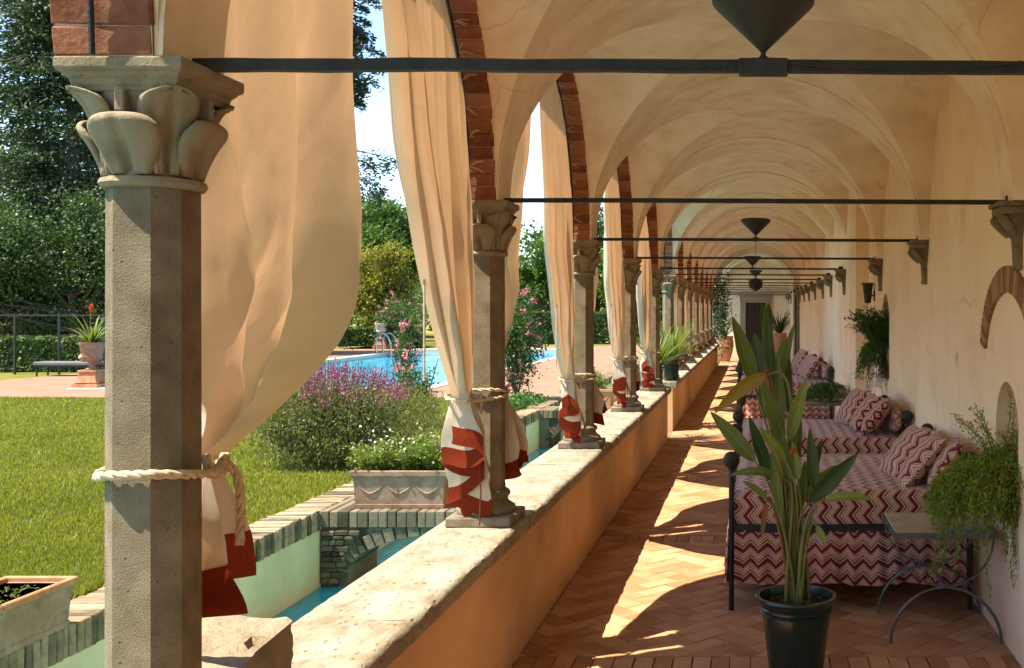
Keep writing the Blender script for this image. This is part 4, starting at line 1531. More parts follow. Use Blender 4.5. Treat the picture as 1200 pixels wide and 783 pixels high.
    # white tapes tying the heading to the rail
    if ties:
        for k in range(9):
            u = .04 + .60 * k / 8
            th = math.radians(4 + 84.5 * u)
            y, z = ym - side * (a + .012) * math.cos(th), ZS + (RISE - .03) * math.sin(th)
            m = MB()
            x0 = XR + .015
            for q in range(3):
                ex, ez = rs.uniform(.03, .09), rs.uniform(-.04, .05)
                m.tube([(x0, y, z), (x0 + ex * .5, y + side * .012, z + ez * .6 + .008), (x0 + ex, y + side * .016, z + ez)], [.0042, .0042, .003], 5)
            m.v = [(p[0] - off.x, p[1] - off.y, p[2]) for p in m.v]
            m.build('tie_tape', 'string', root)
    if cord and side < 0:
        q = P[int(NV * .70)][NU - 1]
        m = MB(); m.tube([(q[0] + .01, q[1], q[2]), (q[0] + .012, q[1] - .004, q[2] - .25), (q[0] + .01, q[1], q[2] - .52)], .006, 6); m.build('pull_cord', 'string', root)
        for dd, l0, l1 in ((-.03, .34, .72), (.20, .30, .66)):
            m = MB(); x = T.x + .11 - off.x
            m.tube([(x, T.y - off.y + dd, zt - l0), (x + .006, T.y - off.y + dd + .01, zt - (l0 + l1) / 2), (x, T.y - off.y + dd + .004, zt - l1)], .0045, 5); m.build('drawstring', 'dark_cord', root)
    return root


curtain(2, 1, 'big orange backlit curtain tied to the near column with a thick rope', zt=1.665, near=True, seed=3, lens=(.34, .44), res=1.35, gx=-1.60, gy=.20, folds=3.4, tscale=.62)
curtain(3, -1, 'tall cream pleated curtain gathered at the second column, red zigzag hem', zt=1.60, seed=5, lens=(.24, .74), ties=True, res=1.3)
curtain(3, 1, 'orange curtain behind the second column, tied on its far side', zt=1.62, seed=7, lens=(.45, .50), ties=False, cord=False)
curtain(4, -1, 'cream pleated curtain gathered at the third column', zt=1.48, seed=9, lens=(.20, .66), ties=True)
curtain(4, 1, 'orange curtain behind the third column', zt=1.50, seed=12, lens=(.3, .45))
curtain(5, -1, 'cream curtain gathered at the fourth column, tail hanging inwards', zt=1.50, seed=15, lens=(.30, .66), res=.8)
curtain(5, 1, 'orange curtain behind the fourth column', zt=1.5, seed=17, lens=(.3, .45), res=.7)
curtain(6, -1, 'cream curtain gathered at the fifth column behind the potted plant', zt=1.45, seed=19, lens=(.25, .62), res=.6, cord=False)
for k, ci in enumerate(range(8, 15)):
    curtain(ci, 1, 'small distant orange curtain behind the %s column' % ORD[ci - 2], zt=1.45, seed=41 + k, lens=(.3, .4), res=.35, cord=False)
    curtain(ci, -1, 'small distant cream curtain with red hem, at the %s column' % ORD[ci - 2], zt=1.45, seed=21 + k, lens=(.25, .60), res=.45, cord=False)
# ------------------------------------------------------------------ beds and cushions
def arclen(pts):
    s = [0.0]
    for i in range(1, len(pts)):
        s.append(s[-1] + math.dist(pts[i], pts[i - 1]))
    return s


def make_bed(label, x0, x1, y0, y1):
    """iron four-post daybed, head to the wall: ball-topped posts, thick zigzag mattress, gathered valance, padded head"""
    t = thing('daybed', label, 'bed', (x0, y0, 0), 'daybeds along the back wall')
    L, W = x1 - x0, y1 - y0
    for (px, py) in ((0, 0), (0, W), (L, 0), (L, W)):
        m = MB(); m.tube([(px, py, .0), (px, py, .99)], .019, 10); lg = m.build('leg', 'iron_green', t, 60)
        m = MB(); m.lathe([(.012, .975), (.024, .985), (.028, .995), (.044, 1.005), (.056, 1.03), (.059, 1.05), (.056, 1.07), (.042, 1.095), (.02, 1.108)], 20, (px, py, 0)); m.build('ball_finial', 'iron', lg, 60)
    m = MB()
    for s in (0, W):
        m.box(.019, L - .019, s - .016, s + .016, .545, .598)
    for s in (0, L):
        m.box(s - .016, s + .016, .019, W - .019, .545, .598)
    m.build('rail', 'iron_green', t)
    m = MB()
    for s in (.80, .93):
        m.tube([(L, .01, s), (L, W - .01, s)], .012, 8)
    m.build('head_bar', 'iron_green', t, 60)
    # mattress, section across y wrapped with UV
    zb, zt_, r = .600, .832, .05
    e = .012
    sec = [(e, zb), (e, zb + .1), (e, zt_ - r)] + [(e + r - r * math.cos(q), zt_ - r + r * math.sin(q)) for q in [PI / 2 * k / 5 for k in range(1, 6)]]
    sec += [(e + r + (W - 2 * e - 2 * r) * k / 26, zt_ + .018 * math.sin(PI * k / 26)) for k in range(1, 26)]
    sec += [(W - a, b) for a, b in sec[:8][::-1]]
    al = arclen(sec)
    P, U = [], []
    xs = [.02, .03, .05] + [.05 + (L - .1) * k / 24 for k in range(1, 24)] + [L - .05, L - .03, L - .02]
    for k, x in enumerate(xs):
        inset = [.03, .012, 0][k] if k < 3 else ([.03, .012, 0][len(xs) - 1 - k] if k > len(xs) - 4 else 0)
        row = []
        for (yy, zz) in sec:
            cy, cz = W / 2, (zb + zt_) / 2
            yy2 = cy + (yy - cy) * (1 - inset * .6)
            zz2 = zz - (inset * .8 if zz > cz else -inset * .3)
            n_ = .014 * noise.noise(Vector((x * 3, yy * 3, y0))) + .006 * noise.noise(Vector((x * 9, yy * 7, y0 + 5)))
            row.append((x, yy2, zz2 + n_))
        P.append(row); U.append([(al[i] + y0, x) for i in range(len(sec))])
    m = MB(); m.grid(P, U, flip=False)
    n = len(sec)
    for (row, ur, fl) in ((P[0], U[0], True), (P[-1], U[-1], False)):
        m.add(row, [tuple(range(n)) if fl else tuple(range(n))[::-1]], [(p[2] * 1.0 + .3, p[1]) for p in row])
    m.build('mattress', 'chevron', t, 50)
    # valance: gathered skirt on the near side and the foot
    def skirt(length, fn, seed):
        P, U = [], []
        NX = int(length * 90)
        rows = 12
        arc = [0.0]
        for k in range(NX + 1):
            pass
        wob = lambda s: .5 * math.sin(s * 34 + 2 * math.sin(s * 5 + seed)) + .35 * math.sin(s * 61 + seed * 2) + .4 * math.sin(s * 13 + seed)
        for j in range(rows + 1):
            v = j / rows
            z = .552 - .365 * v
            row, ur = [], []
            for k in range(NX + 1):
                s = length * k / NX
                am = .006 + .030 * v ** .8
                if j == 0:
                    am = .010
                    z_ = z + .010 * math.sin(s * 95 + seed)
                else:
                    z_ = z + (.010 * math.sin(s * 11 + seed) * v)
                row.append(fn(s, .020 + .012 * v + am * wob(s), z_)); ur.append((s * 1.16 + .012 * wob(s), z))
            P.append(row); U.append(ur)
        m = MB(); m.grid(P, U)
        return m
    skirt(L - .05, lambda s, o, z: (s + .02, -o, z), y0).build('valance', 'chevron', t, 180)
    skirt(W, lambda s, o, z: (-o, s, z), y0 + 2).build('valance', 'chevron', t, 180)
    skirt(L - .05, lambda s, o, z: (s + .02, W + o, z), y0 + 3).build('valance', 'chevron', t, 180)
    # padded head cushion slung between the head posts
    P, U = [], []
    for k in range(25):
        y = .06 + (W - .12) * k / 24
        f = 1 - (abs(k - 12) / 12) ** 6 * .5
        ring = []
        for q in range(17):
            a = 2 * PI * q / 16
            ring.append((L - .085 + .07 * f * math.copysign(abs(math.cos(a)) ** .7, math.cos(a)), y, .985 + .135 * f * math.copysign(abs(math.sin(a)) ** .7, math.sin(a)) + .012 * noise.noise(Vector((y * 4, q * .4, y0)))))
        P.append(ring); U.append([(y, q * .03) for q in range(17)])
    m = MB(); m.grid(P, U)
    for rg in (P[0], P[-1]):
        c_ = (L - .085, rg[0][1] + (-.03 if rg is P[0] else .03), .985)
        m.add(rg[:16] + [c_], [((q, (q + 1) % 16, 16) if rg is P[0] else ((q + 1) % 16, q, 16)) for q in range(16)], [(p[2], p[0]) for p in rg[:16]] + [(.985, L)])
    m.build('head_pad', 'chevron', t, 180)
    return t


def pillow(label, loc, rot, size=.46, thick=.15, seed=0):
    N = 16
    m = MB()
    for s in (1, -1):
        P, U = [], []
        for i in range(N + 1):
            row, ur = [], []
            for j in range(N + 1):
                u, v = -1 + 2 * i / N, -1 + 2 * j / N
                pin = 1 - .10 * (abs(u) ** 2 * (1 - v * v) + abs(v) ** 2 * (1 - u * u))
                h = (max(0, (1 - u ** 2)) * max(0, (1 - v ** 2))) ** .42
                n_ = .02 * noise.noise(Vector((u * 1.6, v * 1.6, seed + s)))
                row.append((u * size / 2 * pin, v * size / 2 * pin, s * (thick / 2 * h + n_ * h)))
                ur.append((u * size / 2 + seed, v * size / 2 + seed))
            P.append(row); U.append(ur)
        m.grid(P, U, flip=(s > 0))
    o = m.build('pillow', 'chevron', None, 180, loc, rot)
    return tag(o, label, 'pillow', 'zigzag pillows')


BX0, BX1 = -.17, 1.50
make_bed('near iron daybed with red and cream zigzag mattress and valance, behind the tall potted plant', BX0, BX1, 7.29, 9.10)
make_bed('second iron daybed with zigzag cover, below the fern in its niche', BX0, BX1, 10.30, 12.15)
make_bed('third daybed, beyond the table with the fern, mostly hidden by leaves', -.30, 1.33, 18.4, 20.2)
make_bed('fourth daybed far along the back wall', -.30, 1.33, 21.7, 23.5)
# leaning cushions: (label, loc, lean)
for k, (lab, loc, rot) in enumerate([
    ('large front zigzag pillow nearest the middle of the near daybed', (1.16, 8.02, 1.00), (0, -.90, .22)),
    ('front zigzag pillow by the wall edge of the near daybed', (1.22, 7.66, .995), (0, -.88, -.10)),
    ('zigzag pillow half hidden behind the fern on the near daybed', (1.36, 7.46, .98), (0, -1.1, -.15)),
    ('leftmost zigzag pillow on the second daybed', (1.06, 11.35, 1.05), (0, -.98, .3)),
    ('middle zigzag pillow on the second daybed', (1.15, 10.95, 1.03), (0, -.92, .05)),
    ('zigzag pillow beside the post of the second daybed', (1.22, 10.58, 1.02), (0, -.90, -.15)),
    ('pink zigzag pillow on the third daybed, near one', (1.00, 18.85, 1.05), (0, -1.0, .1)),
    ('pink zigzag pillow on the third daybed, middle one', (.98, 19.3, 1.05), (0, -1.0, -.1)),
    ('pink zigzag pillow on the third daybed, far one', (.95, 19.75, 1.06), (0, -1.0, .2)),
    ('pink zigzag pillow on the fourth daybed, near one', (.95, 22.1, 1.06), (0, -1.0, .2)),
    ('pink zigzag pillow on the fourth daybed, far one', (.92, 22.7, 1.06), (0, -1.0, 0)),
]):
    pillow(lab, loc, rot, .50 if k < 2 else .46, .17, k * 1.37)


# ------------------------------------------------------------------ tables
def flat_bar(mb, path, w, h, wdir):
    """bar of rectangular section swept along a path"""
    path = [Vector(p) for p in path]
    wd = Vector(wdir)
    rings = []
    for i, p in enumerate(path):
        t = (path[min(i + 1, len(path) - 1)] - path[max(i - 1, 0)]).normalized()
        n = t.cross(wd).normalized()
        rings.append([p + wd * w / 2 + n * h / 2, p - wd * w / 2 + n * h / 2, p - wd * w / 2 - n * h / 2, p + wd * w / 2 - n * h / 2])
    mb.loops(rings)


def make_table(label, x0, x1, y0, y1, h=.70):
    t = thing('side_table', label, 'table', ((x0 + x1) / 2, (y0 + y1) / 2, 0), 'stone topped side tables')
    hx, hy = (x1 - x0) / 2, (y1 - y0) / 2
    m = MB(); m.bbox(-hx + .016, hx - .016, -hy + .016, hy - .016, h - .032, h, .004); m.build('table_top', 'stone_top', t)
    m = MB()
    for s in (-1, 1):
        m.box(-hx, hx, s * (hy - .008) - .008, s * (hy - .008) + .008, h - .040, h - .006)
        m.box(s * (hx - .008) - .008, s * (hx - .008) + .008, -hy + .016, hy - .016, h - .0395, h - .0065)
    m.build('edge_frame', 'steel_grey', t)
    zc = h * .50
    for s in (-1, 1):
        y = s * (hy - .05)
        for a in (-1, 1):
            m = MB()
            up = [(a * (hx - .02) * math.sin(q), y, zc + (h - .04 - zc) * (1 - math.cos(q))) for q in [PI / 2 * k / 12 for k in range(13)]]
            flat_bar(m, up, .024, .010, (0, 1, 0)); m.build('brace', 'steel_grey', t)
            m = MB()
            dn = [(a * (hx + .02) * math.sin(q), y + s * .04 * math.sin(q), zc - .006 - (zc - .006) * (1 - math.cos(q))) for q in [PI / 2 * k / 12 for k in range(13)]]
            m.tube(dn, .0105, 8); m.build('leg', 'steel_grey', t, 60)
    m = MB(); m.tube([(0, -hy + .05, zc), (0, hy - .05, zc)], .014, 8); m.build('stretcher', 'steel_grey', t, 60)
    return t


make_table('grey stone topped iron table with curved crossed legs beside the near daybed', .87, 1.53, 6.55, 7.22)
make_table('stone topped table standing between the near and second daybeds', .45, 1.50, 9.35, 10.02, .72)
make_table('small dark table carrying a fern, before the third daybed', .80, 1.36, 15.2, 15.8, .74)


# ------------------------------------------------------------------ potted plants
def pot(mb, rt, rb, h, lip=.02, n=36):
    mb.lathe([(rb, 0), (rb + .004, .01), (rt - .035, h - .10), (rt - .028, h - .098), (rt - .024, h - .085), (rt - .03, h - .08), (rt - .022, h - .075), (rt - .020, h - .062), (rt - .026, h - .056),
              (rt - .012, h - .03), (rt, h - .022), (rt + .004, h - .01), (rt, h), (rt - lip, h), (rt - lip - .006, h - .02), (rt - lip - .012, h - .05)], n, capt=False)


def blade(B, T, width, mat, sag=.0, nrm=(0, -1, .3), fold=.25, k=14, tipw=.72):
    """one long leaf from B to T"""
    B, T = Vector(B), Vector(T)
    mid = (B + T) / 2 + Vector((0, 0, sag)) * (T - B).length
    P, U = [], []
    nv = Vector(nrm)
    for i in range(k + 1):
        t = i / k
        p = B * (1 - t) ** 2 + mid * 2 * t * (1 - t) + T * t * t
        tg = ((mid - B) * (1 - t) + (T - mid) * t).normalized()
        side = tg.cross(nv)
        if side.length < .1:
            side = tg.cross(Vector((1, 0, 0)))
        side.normalize()
        n = side.cross(tg).normalized()
        w = width / 2 * max(.02, math.sin(PI * min(1, (t * .97 + .015)) ** tipw)) ** .75
        row, ur = [], []
        for j in range(7):
            s = -1 + j / 3
            ripple = .10 * w * math.sin(t * 15 + s * 3) + .25 * w * noise.noise(Vector((t * 4, s, width * 90)))
            row.append(p + side * s * w + n * (abs(s) * w * fold + ripple * abs(s))); ur.append((s if s != 0 or t != 0 else .0001, t + .001))
        P.append(row); U.append(ur)
    m = MB(); m.grid(P, U)
    return m.mesh('leaf', mat, 180)


def strelitzia(label, loc, leaves, rt, rb, h, potmat='green_pot', stem_r=.0095):
    t = thing('potted_strelitzia', label, 'potted plant', loc, 'potted strelitzias')
    o = Vector(loc)
    m = MB(); pot(m, rt, rb, h); p = m.build('pot', potmat, t, 40)
    m = MB()
    P = [[((rt - .03) * (a / 6) * math.cos(2 * PI * b / 24), (rt - .03) * (a / 6) * math.sin(2 * PI * b / 24), h - .05 + .012 * noise.noise(Vector((a * 1.3, b * .9, 2)))) for b in range(25)] for a in range(7)]
    m.grid(P); m.build('soil', 'soil', p)
    m = MB()
    for q in range(70):
        a, r = RNG.uniform(0, 2 * PI), rt * RNG.uniform(.1, .85)
        s = RNG.uniform(.006, .014)
        m.bbox(r * math.cos(a) - s, r * math.cos(a) + s, r * math.sin(a) - s, r * math.sin(a) + s, h - .05, h - .05 + s * 1.6, s * .4)
    x = m.build('bark_chips', 'bark', p); x['kind'] = 'stuff'
    for (B, T, w, mat, sag) in leaves:
        B, T = Vector(B) - o, Vector(T) - o
        a = RNG.uniform(0, 2 * PI)
        r = RNG.uniform(.02, .085)
        root = Vector((r * math.cos(a), r * math.sin(a) * .8, h - .06))
        d = (T - B).normalized()
        c1 = root + Vector(((B.x - root.x) * .12, (B.y - root.y) * .12, (B.z - root.z) * .5))
        c2 = B - d * (B - root).length * .22
        pts = [root * (1 - s) ** 3 + c1 * 3 * s * (1 - s) ** 2 + c2 * 3 * s * s * (1 - s) + B * s ** 3 for s in [k / 12 for k in range(13)]]
        m = MB(); m.tube(pts, [stem_r * (1.35 - .75 * k / 12) for k in range(13)], 7)
        st = m.build('stem', 'petiole' if mat != 'strel_brown' else 'strel_brown', t, 180)
        nv = (RNG.uniform(-.5, .5), -1, RNG.uniform(.0, .6))
        link('leaf', blade(B, T, w, mat, sag, nv, RNG.uniform(.12, .4)), t)
    return t


D0 = 6.0
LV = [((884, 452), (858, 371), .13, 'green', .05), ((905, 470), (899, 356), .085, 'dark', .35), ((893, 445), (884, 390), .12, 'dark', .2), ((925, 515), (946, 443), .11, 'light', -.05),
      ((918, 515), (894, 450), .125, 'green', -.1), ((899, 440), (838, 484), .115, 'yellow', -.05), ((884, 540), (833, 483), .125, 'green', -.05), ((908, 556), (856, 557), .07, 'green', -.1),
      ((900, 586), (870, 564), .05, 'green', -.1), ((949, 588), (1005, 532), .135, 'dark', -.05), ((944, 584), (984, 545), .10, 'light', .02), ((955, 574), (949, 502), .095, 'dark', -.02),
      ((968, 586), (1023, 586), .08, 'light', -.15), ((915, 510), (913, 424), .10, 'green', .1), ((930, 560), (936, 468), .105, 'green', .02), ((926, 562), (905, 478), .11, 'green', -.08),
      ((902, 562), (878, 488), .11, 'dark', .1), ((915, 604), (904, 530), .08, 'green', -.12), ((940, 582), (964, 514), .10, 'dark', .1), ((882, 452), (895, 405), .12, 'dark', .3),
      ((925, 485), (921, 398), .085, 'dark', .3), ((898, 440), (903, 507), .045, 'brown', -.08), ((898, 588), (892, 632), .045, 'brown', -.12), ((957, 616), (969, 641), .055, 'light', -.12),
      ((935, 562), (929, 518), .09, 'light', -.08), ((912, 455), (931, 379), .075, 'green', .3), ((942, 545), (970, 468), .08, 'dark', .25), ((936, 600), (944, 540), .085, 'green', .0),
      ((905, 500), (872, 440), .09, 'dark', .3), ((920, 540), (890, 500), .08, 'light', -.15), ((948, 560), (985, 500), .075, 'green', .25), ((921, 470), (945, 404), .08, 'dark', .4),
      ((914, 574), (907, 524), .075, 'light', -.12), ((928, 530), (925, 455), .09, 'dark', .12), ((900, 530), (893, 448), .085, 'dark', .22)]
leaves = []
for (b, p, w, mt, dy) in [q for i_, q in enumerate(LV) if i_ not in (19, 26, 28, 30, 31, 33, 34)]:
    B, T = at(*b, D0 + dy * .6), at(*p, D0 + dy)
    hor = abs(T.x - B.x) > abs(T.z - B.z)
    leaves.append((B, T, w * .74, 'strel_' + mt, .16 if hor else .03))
big = strelitzia('tall strelitzia with paddle leaves in a dark green pot before the near daybed', (.233, 6.0, 0), leaves, .232, .150, .46)
m = MB()
c = at(929, 528, 5.88) - big.location
m.tube([c + Vector((-.012, 0, -.02)), c, c + Vector((.02, 0, .012))], [.008, .014, .003], 6)
m.tube([c, c + Vector((-.004, -.004, .032))], [.009, .002], 6)
m.build('flower', 'petal_red', big, 60)


def random_strel(cx, cy, h0, zmin, zmax, spread, n, seed):
    r = random.Random(seed)
    out = []
    for k in range(n):
        a = r.uniform(0, 2 * PI)
        z = r.uniform(zmin, zmax)
        s = spread * (1.15 - .7 * (z - zmin) / (zmax - zmin)) * r.uniform(.3, 1)
        T = Vector((cx + s * math.cos(a), cy + s * math.sin(a), z))
        B = Vector((cx + s * .45 * math.cos(a), cy + s * .45 * math.sin(a), z - r.uniform(.28, .5)))
        out.append((B, T, r.uniform(.07, .13), 'strel_' + r.choice(['green', 'dark', 'dark', 'green', 'light']), r.uniform(0, .12)))
    return out


strelitzia('darker strelitzia in a pot further along, seen through the leaves of the near one', (.18, 13.4, 0), random_strel(.18, 13.4, .5, .95, 2.2, .36, 17, 4), .22, .15, .42)


def sprays(name_pair, t, origin, stems, length, up, out_dir, droop, leaf, mat, per=60, fan=1.0, seed=0, wall_x=None, stem_mat='petiole', fluff=.03, zfloor=None):
    """arching sprays of fine foliage from one crown"""
    r = random.Random(seed)
    C, A, S = [], [], []
    mb = MB()
    od = Vector(out_dir)
    for k in range(stems):
        a = r.uniform(0, 2 * PI)
        d = Vector((math.cos(a) * fan, math.sin(a) * fan, 0)) + od + Vector((0, 0, up * r.uniform(.4, 1.3)))
        d.normalize()
        L = length * r.uniform(.55, 1.1)
        p = Vector(origin) + Vector((math.cos(a), math.sin(a), 0)) * .05
        pts = [p.copy()]
        n = 14
        for s in range(n):
            d = (d + Vector((r.uniform(-.08, .08), r.uniform(-.08, .08), -droop / n * 2.2))).normalized()
            p = p + d * L / n
            if wall_x is not None and p.x > wall_x:
                p.x = wall_x - r.uniform(0, .03)
            if zfloor is not None and p.z < zfloor:
                p.z = zfloor
            pts.append(p.copy())
        mb.tube(pts, [.0030 * (1.2 - s / n) + .0007 for s in range(n + 1)], 4, cap=False)
        for q in range(per):
            u = (.15 + .85 * q / per) * n
            i = min(int(u), n - 1)
            b = pts[i].lerp(pts[i + 1], u - i)
            f = fluff * (1.0 - .45 * u / n)
            C.append((b.x + r.gauss(0, f), b.y + r.gauss(0, f), b.z + r.gauss(0, f * .8)))
            dd = pts[i + 1] - pts[i]
            A.append(tuple(dd.normalized()))
            S.append(leaf * r.uniform(.6, 1.4))
    loc = t.location
    if mb.v:
        mb.v = [(v[0] - loc.x, v[1] - loc.y, v[2] - loc.z) for v in mb.v]
        mb.build(name_pair[0], stem_mat, t)
    C = np.array(C) - np.array(loc)
    if wall_x is not None:
        C[:, 0] = np.minimum(C[:, 0], wall_x - loc.x - .005 * NR.random(len(C)))
    leaf_cloud(name_pair[1], C, np.array(S), mat, t, axis=np.array(A), spread=.9, aspect=.38)


t = thing('asparagus_fern', 'feathery yellow-green asparagus fern spilling from the wall niche over the side table', 'fern', (1.60, 6.50, .80))
m = MB(); pot(m, .12, .085, .17, .012, 24); m.build('pot', 'terracotta', t, 40)
sprays(('stems', 'foliage'), t, (1.50, 6.5, 1.08), 170, .50, .9, (-.45, 0, .1), 1.2, .026, 'leaf_fern', 120, .9, 2, 1.60, fluff=.036)
sprays(('stems', 'foliage'), t, (1.40, 6.48, 1.06), 150, .40, .9, (-.30, -.05, .1), 1.3, .026, 'leaf_fern', 110, 1.0, 52, 1.56, fluff=.04)
sprays(('stems', 'foliage'), t, (1.44, 6.46, .92), 24, .62, .3, (-.35, -.1, 0), 1.8, .021, 'leaf_fern', 100, .6, 12, 1.555, fluff=.018)
sprays(('stems', 'foliage'), t, (1.56, 6.5, 1.10), 14, .46, 1.5, (-.35, .1, .3), .35, .021, 'leaf_fern', 80, .5, 22, 1.62, fluff=.02)

t = thing('niche_fern', 'dark green fern hanging from the high wall niche above the second daybed', 'fern', (1.60, 12.6, 1.28))
m = MB(); pot(m, .12, .085, .17, .012, 20); m.build('pot', 'terracotta', t, 40)
sprays(('stems', 'foliage'), t, (1.52, 12.6, 1.62), 120, .56, 1.8, (-.10, 0, .8), .7, .036, 'leaf_fern_dark', 80, .42, 3, None, fluff=.035)
sprays(('stems', 'foliage'), t, (1.47, 12.55, 1.72), 70, .50, .2, (-.22, -.05, -.1), 2.0, .030, 'leaf_fern_dark', 70, .6, 13, 1.56, fluff=.028)
sprays(('stems', 'foliage'), t, (1.46, 12.5, 1.35), 12, .34, .1, (-.25, -.1, -.3), 1.6, .026, 'petal_white', 30, .4, 14, 1.56, fluff=.03)

t = thing('table_fern', 'bushy green fern in a pot on the small table before the third daybed', 'fern', (1.05, 15.5, .74))
m = MB(); pot(m, .13, .10, .2, .012, 20); m.build('pot', 'terracotta', t, 40)
sprays(('stems', 'foliage'), t, (1.05, 15.5, .92), 90, .42, 1.0, (0, 0, .2), 1.3, .036, 'leaf_fern_dark', 60, 1.0, 5, None, fluff=.035, zfloor=.77)
sprays(('stems', 'foliage'), t, (1.28, 15.4, .92), 22, .28, .4, (.1, -.2, 0), 1.5, .03, 'petal_white', 26, .8, 6, 1.385, fluff=.035, zfloor=.77)
t = thing('terracotta_pot', 'brown terracotta pot on the floor under the small fern table', 'pot', (.78, 14.9, 0))
m = MB(); pot(m, .17, .12, .30, .02, 24); m.build('body', 'terracotta', t, 40)
m = MB(); m.lathe([(.14, .25), (.12, .27), (.02, .28)], 18); m.build('soil', 'soil', t)


def strap_plant(t, origin, n, length, width, mat, seed, up=1.0, droop=.9, k=7, name='foliage', zf=None):
    """many narrow strap leaves in one arching tuft"""
    r = random.Random(seed)
    V, Q = [], []
    o = Vector(origin) - t.location
    for i in range(n):
        a = r.uniform(0, 2 * PI)
        d = Vector((math.cos(a), math.sin(a), up * r.uniform(.5, 2.6))).normalized()
        L = length * r.uniform(.55, 1.1)
        p = o + Vector((math.cos(a), math.sin(a), 0)) * .03
        side = Vector((-math.sin(a), math.cos(a), 0))
        b = len(V)
        for s in range(k + 1):
            w = width * (1 - (s / k) ** 2 * .95) * (.6 + .4 * min(1, s / 2)) / 2
            V += [tuple(p - side * w), tuple(p + side * w)]
            d = (d + Vector((0, 0, -droop / k * (.5 + s / k)))).normalized()
            p = p + d * L / k
            if zf is not None:
                p.z = max(p.z, zf)
        for s in range(k):
            Q.append((b + 2 * s, b + 2 * s + 1, b + 2 * s + 3, b + 2 * s + 2))
    return link(name, np_mesh(name, V, Q, mat), t)


t = thing('potted_grass', 'tall yellow-green strappy plant in a dark green pot at the parapet end', 'potted plant', (-1.60, 16.72, PT))
m = MB(); pot(m, .14, .10, .34, .015, 24); m.build('pot', 'green_pot', t, 40)
m = MB(); m.lathe([(.118, .29), (.05, .30), (.01, .302)], 18); m.build('soil', 'soil', t)
strap_plant(t, (-1.60, 16.72, PT + .29), 120, .85, .028, 'leaf_yucca', 3, 1.2, 1.0)
t = thing('potted_grass', 'strappy green plant in the second dark green pot, just past the way out', 'potted plant', (-1.50, 18.5, PT))
m = MB(); pot(m, .17, .12, .34, .015, 24); m.build('pot', 'green_pot', t, 40)
m = MB(); m.lathe([(.148, .29), (.05, .30), (.01, .302)], 18); m.build('soil', 'soil', t)
strap_plant(t, (-1.50, 18.5, PT + .29), 170, 1.0, .030, 'leaf_yucca', 6, 1.3, 1.0)


def big_jar(label, loc, s, plantmat, seed, n=60, ln=.7):
    t = thing('terracotta_jar', label, 'potted plant', loc, 'terracotta jars by the end wall')
    m = MB(); m.lathe([(.20 * s, 0), (.22 * s, .05 * s), (.30 * s, .30 * s), (.345 * s, .55 * s), (.34 * s, .72 * s), (.31 * s, .82 * s), (.33 * s, .85 * s), (.335 * s, .90 * s), (.29 * s, .90 * s), (.27 * s, .84 * s)], 28)
    b = m.build('jar', 'terracotta', t, 50)
    m = MB(); m.lathe([(.349 * s, .535 * s), (.357 * s, .55 * s), (.349 * s, .565 * s)], 28, capb=False, capt=False); m.build('band', 'terracotta', b, 50)
    strap_plant(t, (loc[0], loc[1], loc[2] + .85 * s), n, ln, .05, plantmat, seed, 1.2, .8)
    m = MB(); m.tube([(0, 0, .8 * s), (.02, .01, 1.1 * s), (0, 0, 1.4 * s)], [.03, .025, .015], 6); m.build('stem', 'bark', t)
    return t


big_jar('large terracotta jar with a spiky plant at the far end of the parapet', (-1.30, 42.6, 0), 1.15, 'leaf_tree_dark', 4, 50, 1.15)
big_jar('terracotta jar with dark plant right of the end door', (.98, 43.0, .35), .9, 'leaf_tree_dark', 8, 80, 1.3)
m = MB(); m.bbox(.60, 1.36, 42.6, 43.4, 0, .349, .01)
tag(m.build('stone_block', 'pietra_smooth'), 'low stone block under the jar by the end door', 'block')

# vine hanging over the last arches
t = thing('climbing_vine', 'leafy climbing vine with pale flowers on the last arches of the arcade', 'vine', (-1.55, 37.5, PT))
C = np.concatenate([NR.normal(size=(2200, 3)) * (.22, .8, .55) + (-1.35, 37.5, 2.35), NR.normal(size=(900, 3)) * (.10, .35, .4) + (-1.25, 38.2, 1.7)]) - np.array(t.location)
leaf_cloud('foliage', C, NR.uniform(.05, .10, len(C)), 'leaf_tree_dark', t, aspect=.7)
C = NR.normal(size=(420, 3)) * (.23, .8, .55) + (-1.32, 37.3, 2.3) - np.array(t.location)
leaf_cloud('blossom', C, NR.uniform(.04, .08, len(C)), 'petal_white', t, aspect=.8)
m = MB(); m.tube([(0, .9, 0), (.05, .8, .7), (.0, .6, 1.4), (.1, .2, 2.0)], [.03, .025, .02, .01], 6); m.build('stem', 'bark', t)

# wall sconce
t = thing('wall_lamp', 'dark tapered metal wall lamp beside the hanging fern', 'lamp', (WR, 13.75, 2.34))
m = MB(); m.lathe([(.035, -.15), (.042, -.145), (.068, .09), (.085, .10), (.085, .115), (.06, .12), (.05, .10)], 18, (-.09, 0, 0)); m.build('shade', 'lamp_metal', t, 40)
m = MB(); m.tube([(.0, 0, -.05), (-.05, 0, -.05), (-.09, 0, -.12)], .012, 6); m.bbox(-.012, .01, -.04, .04, -.12, .02, .004); m.build('bracket', 'iron', t)
t = thing('wall_bracket', 'small dark iron bracket low on the wall under the wall lamp', 'bracket', (WR, 13.75, 1.98))
m = MB(); m.bbox(-.10, .005, -.02, .02, -.02, .02, .004); m.tube([(-.05, 0, 0), (-.09, 0, .06)], .012, 6); m.build('arm', 'iron', t)


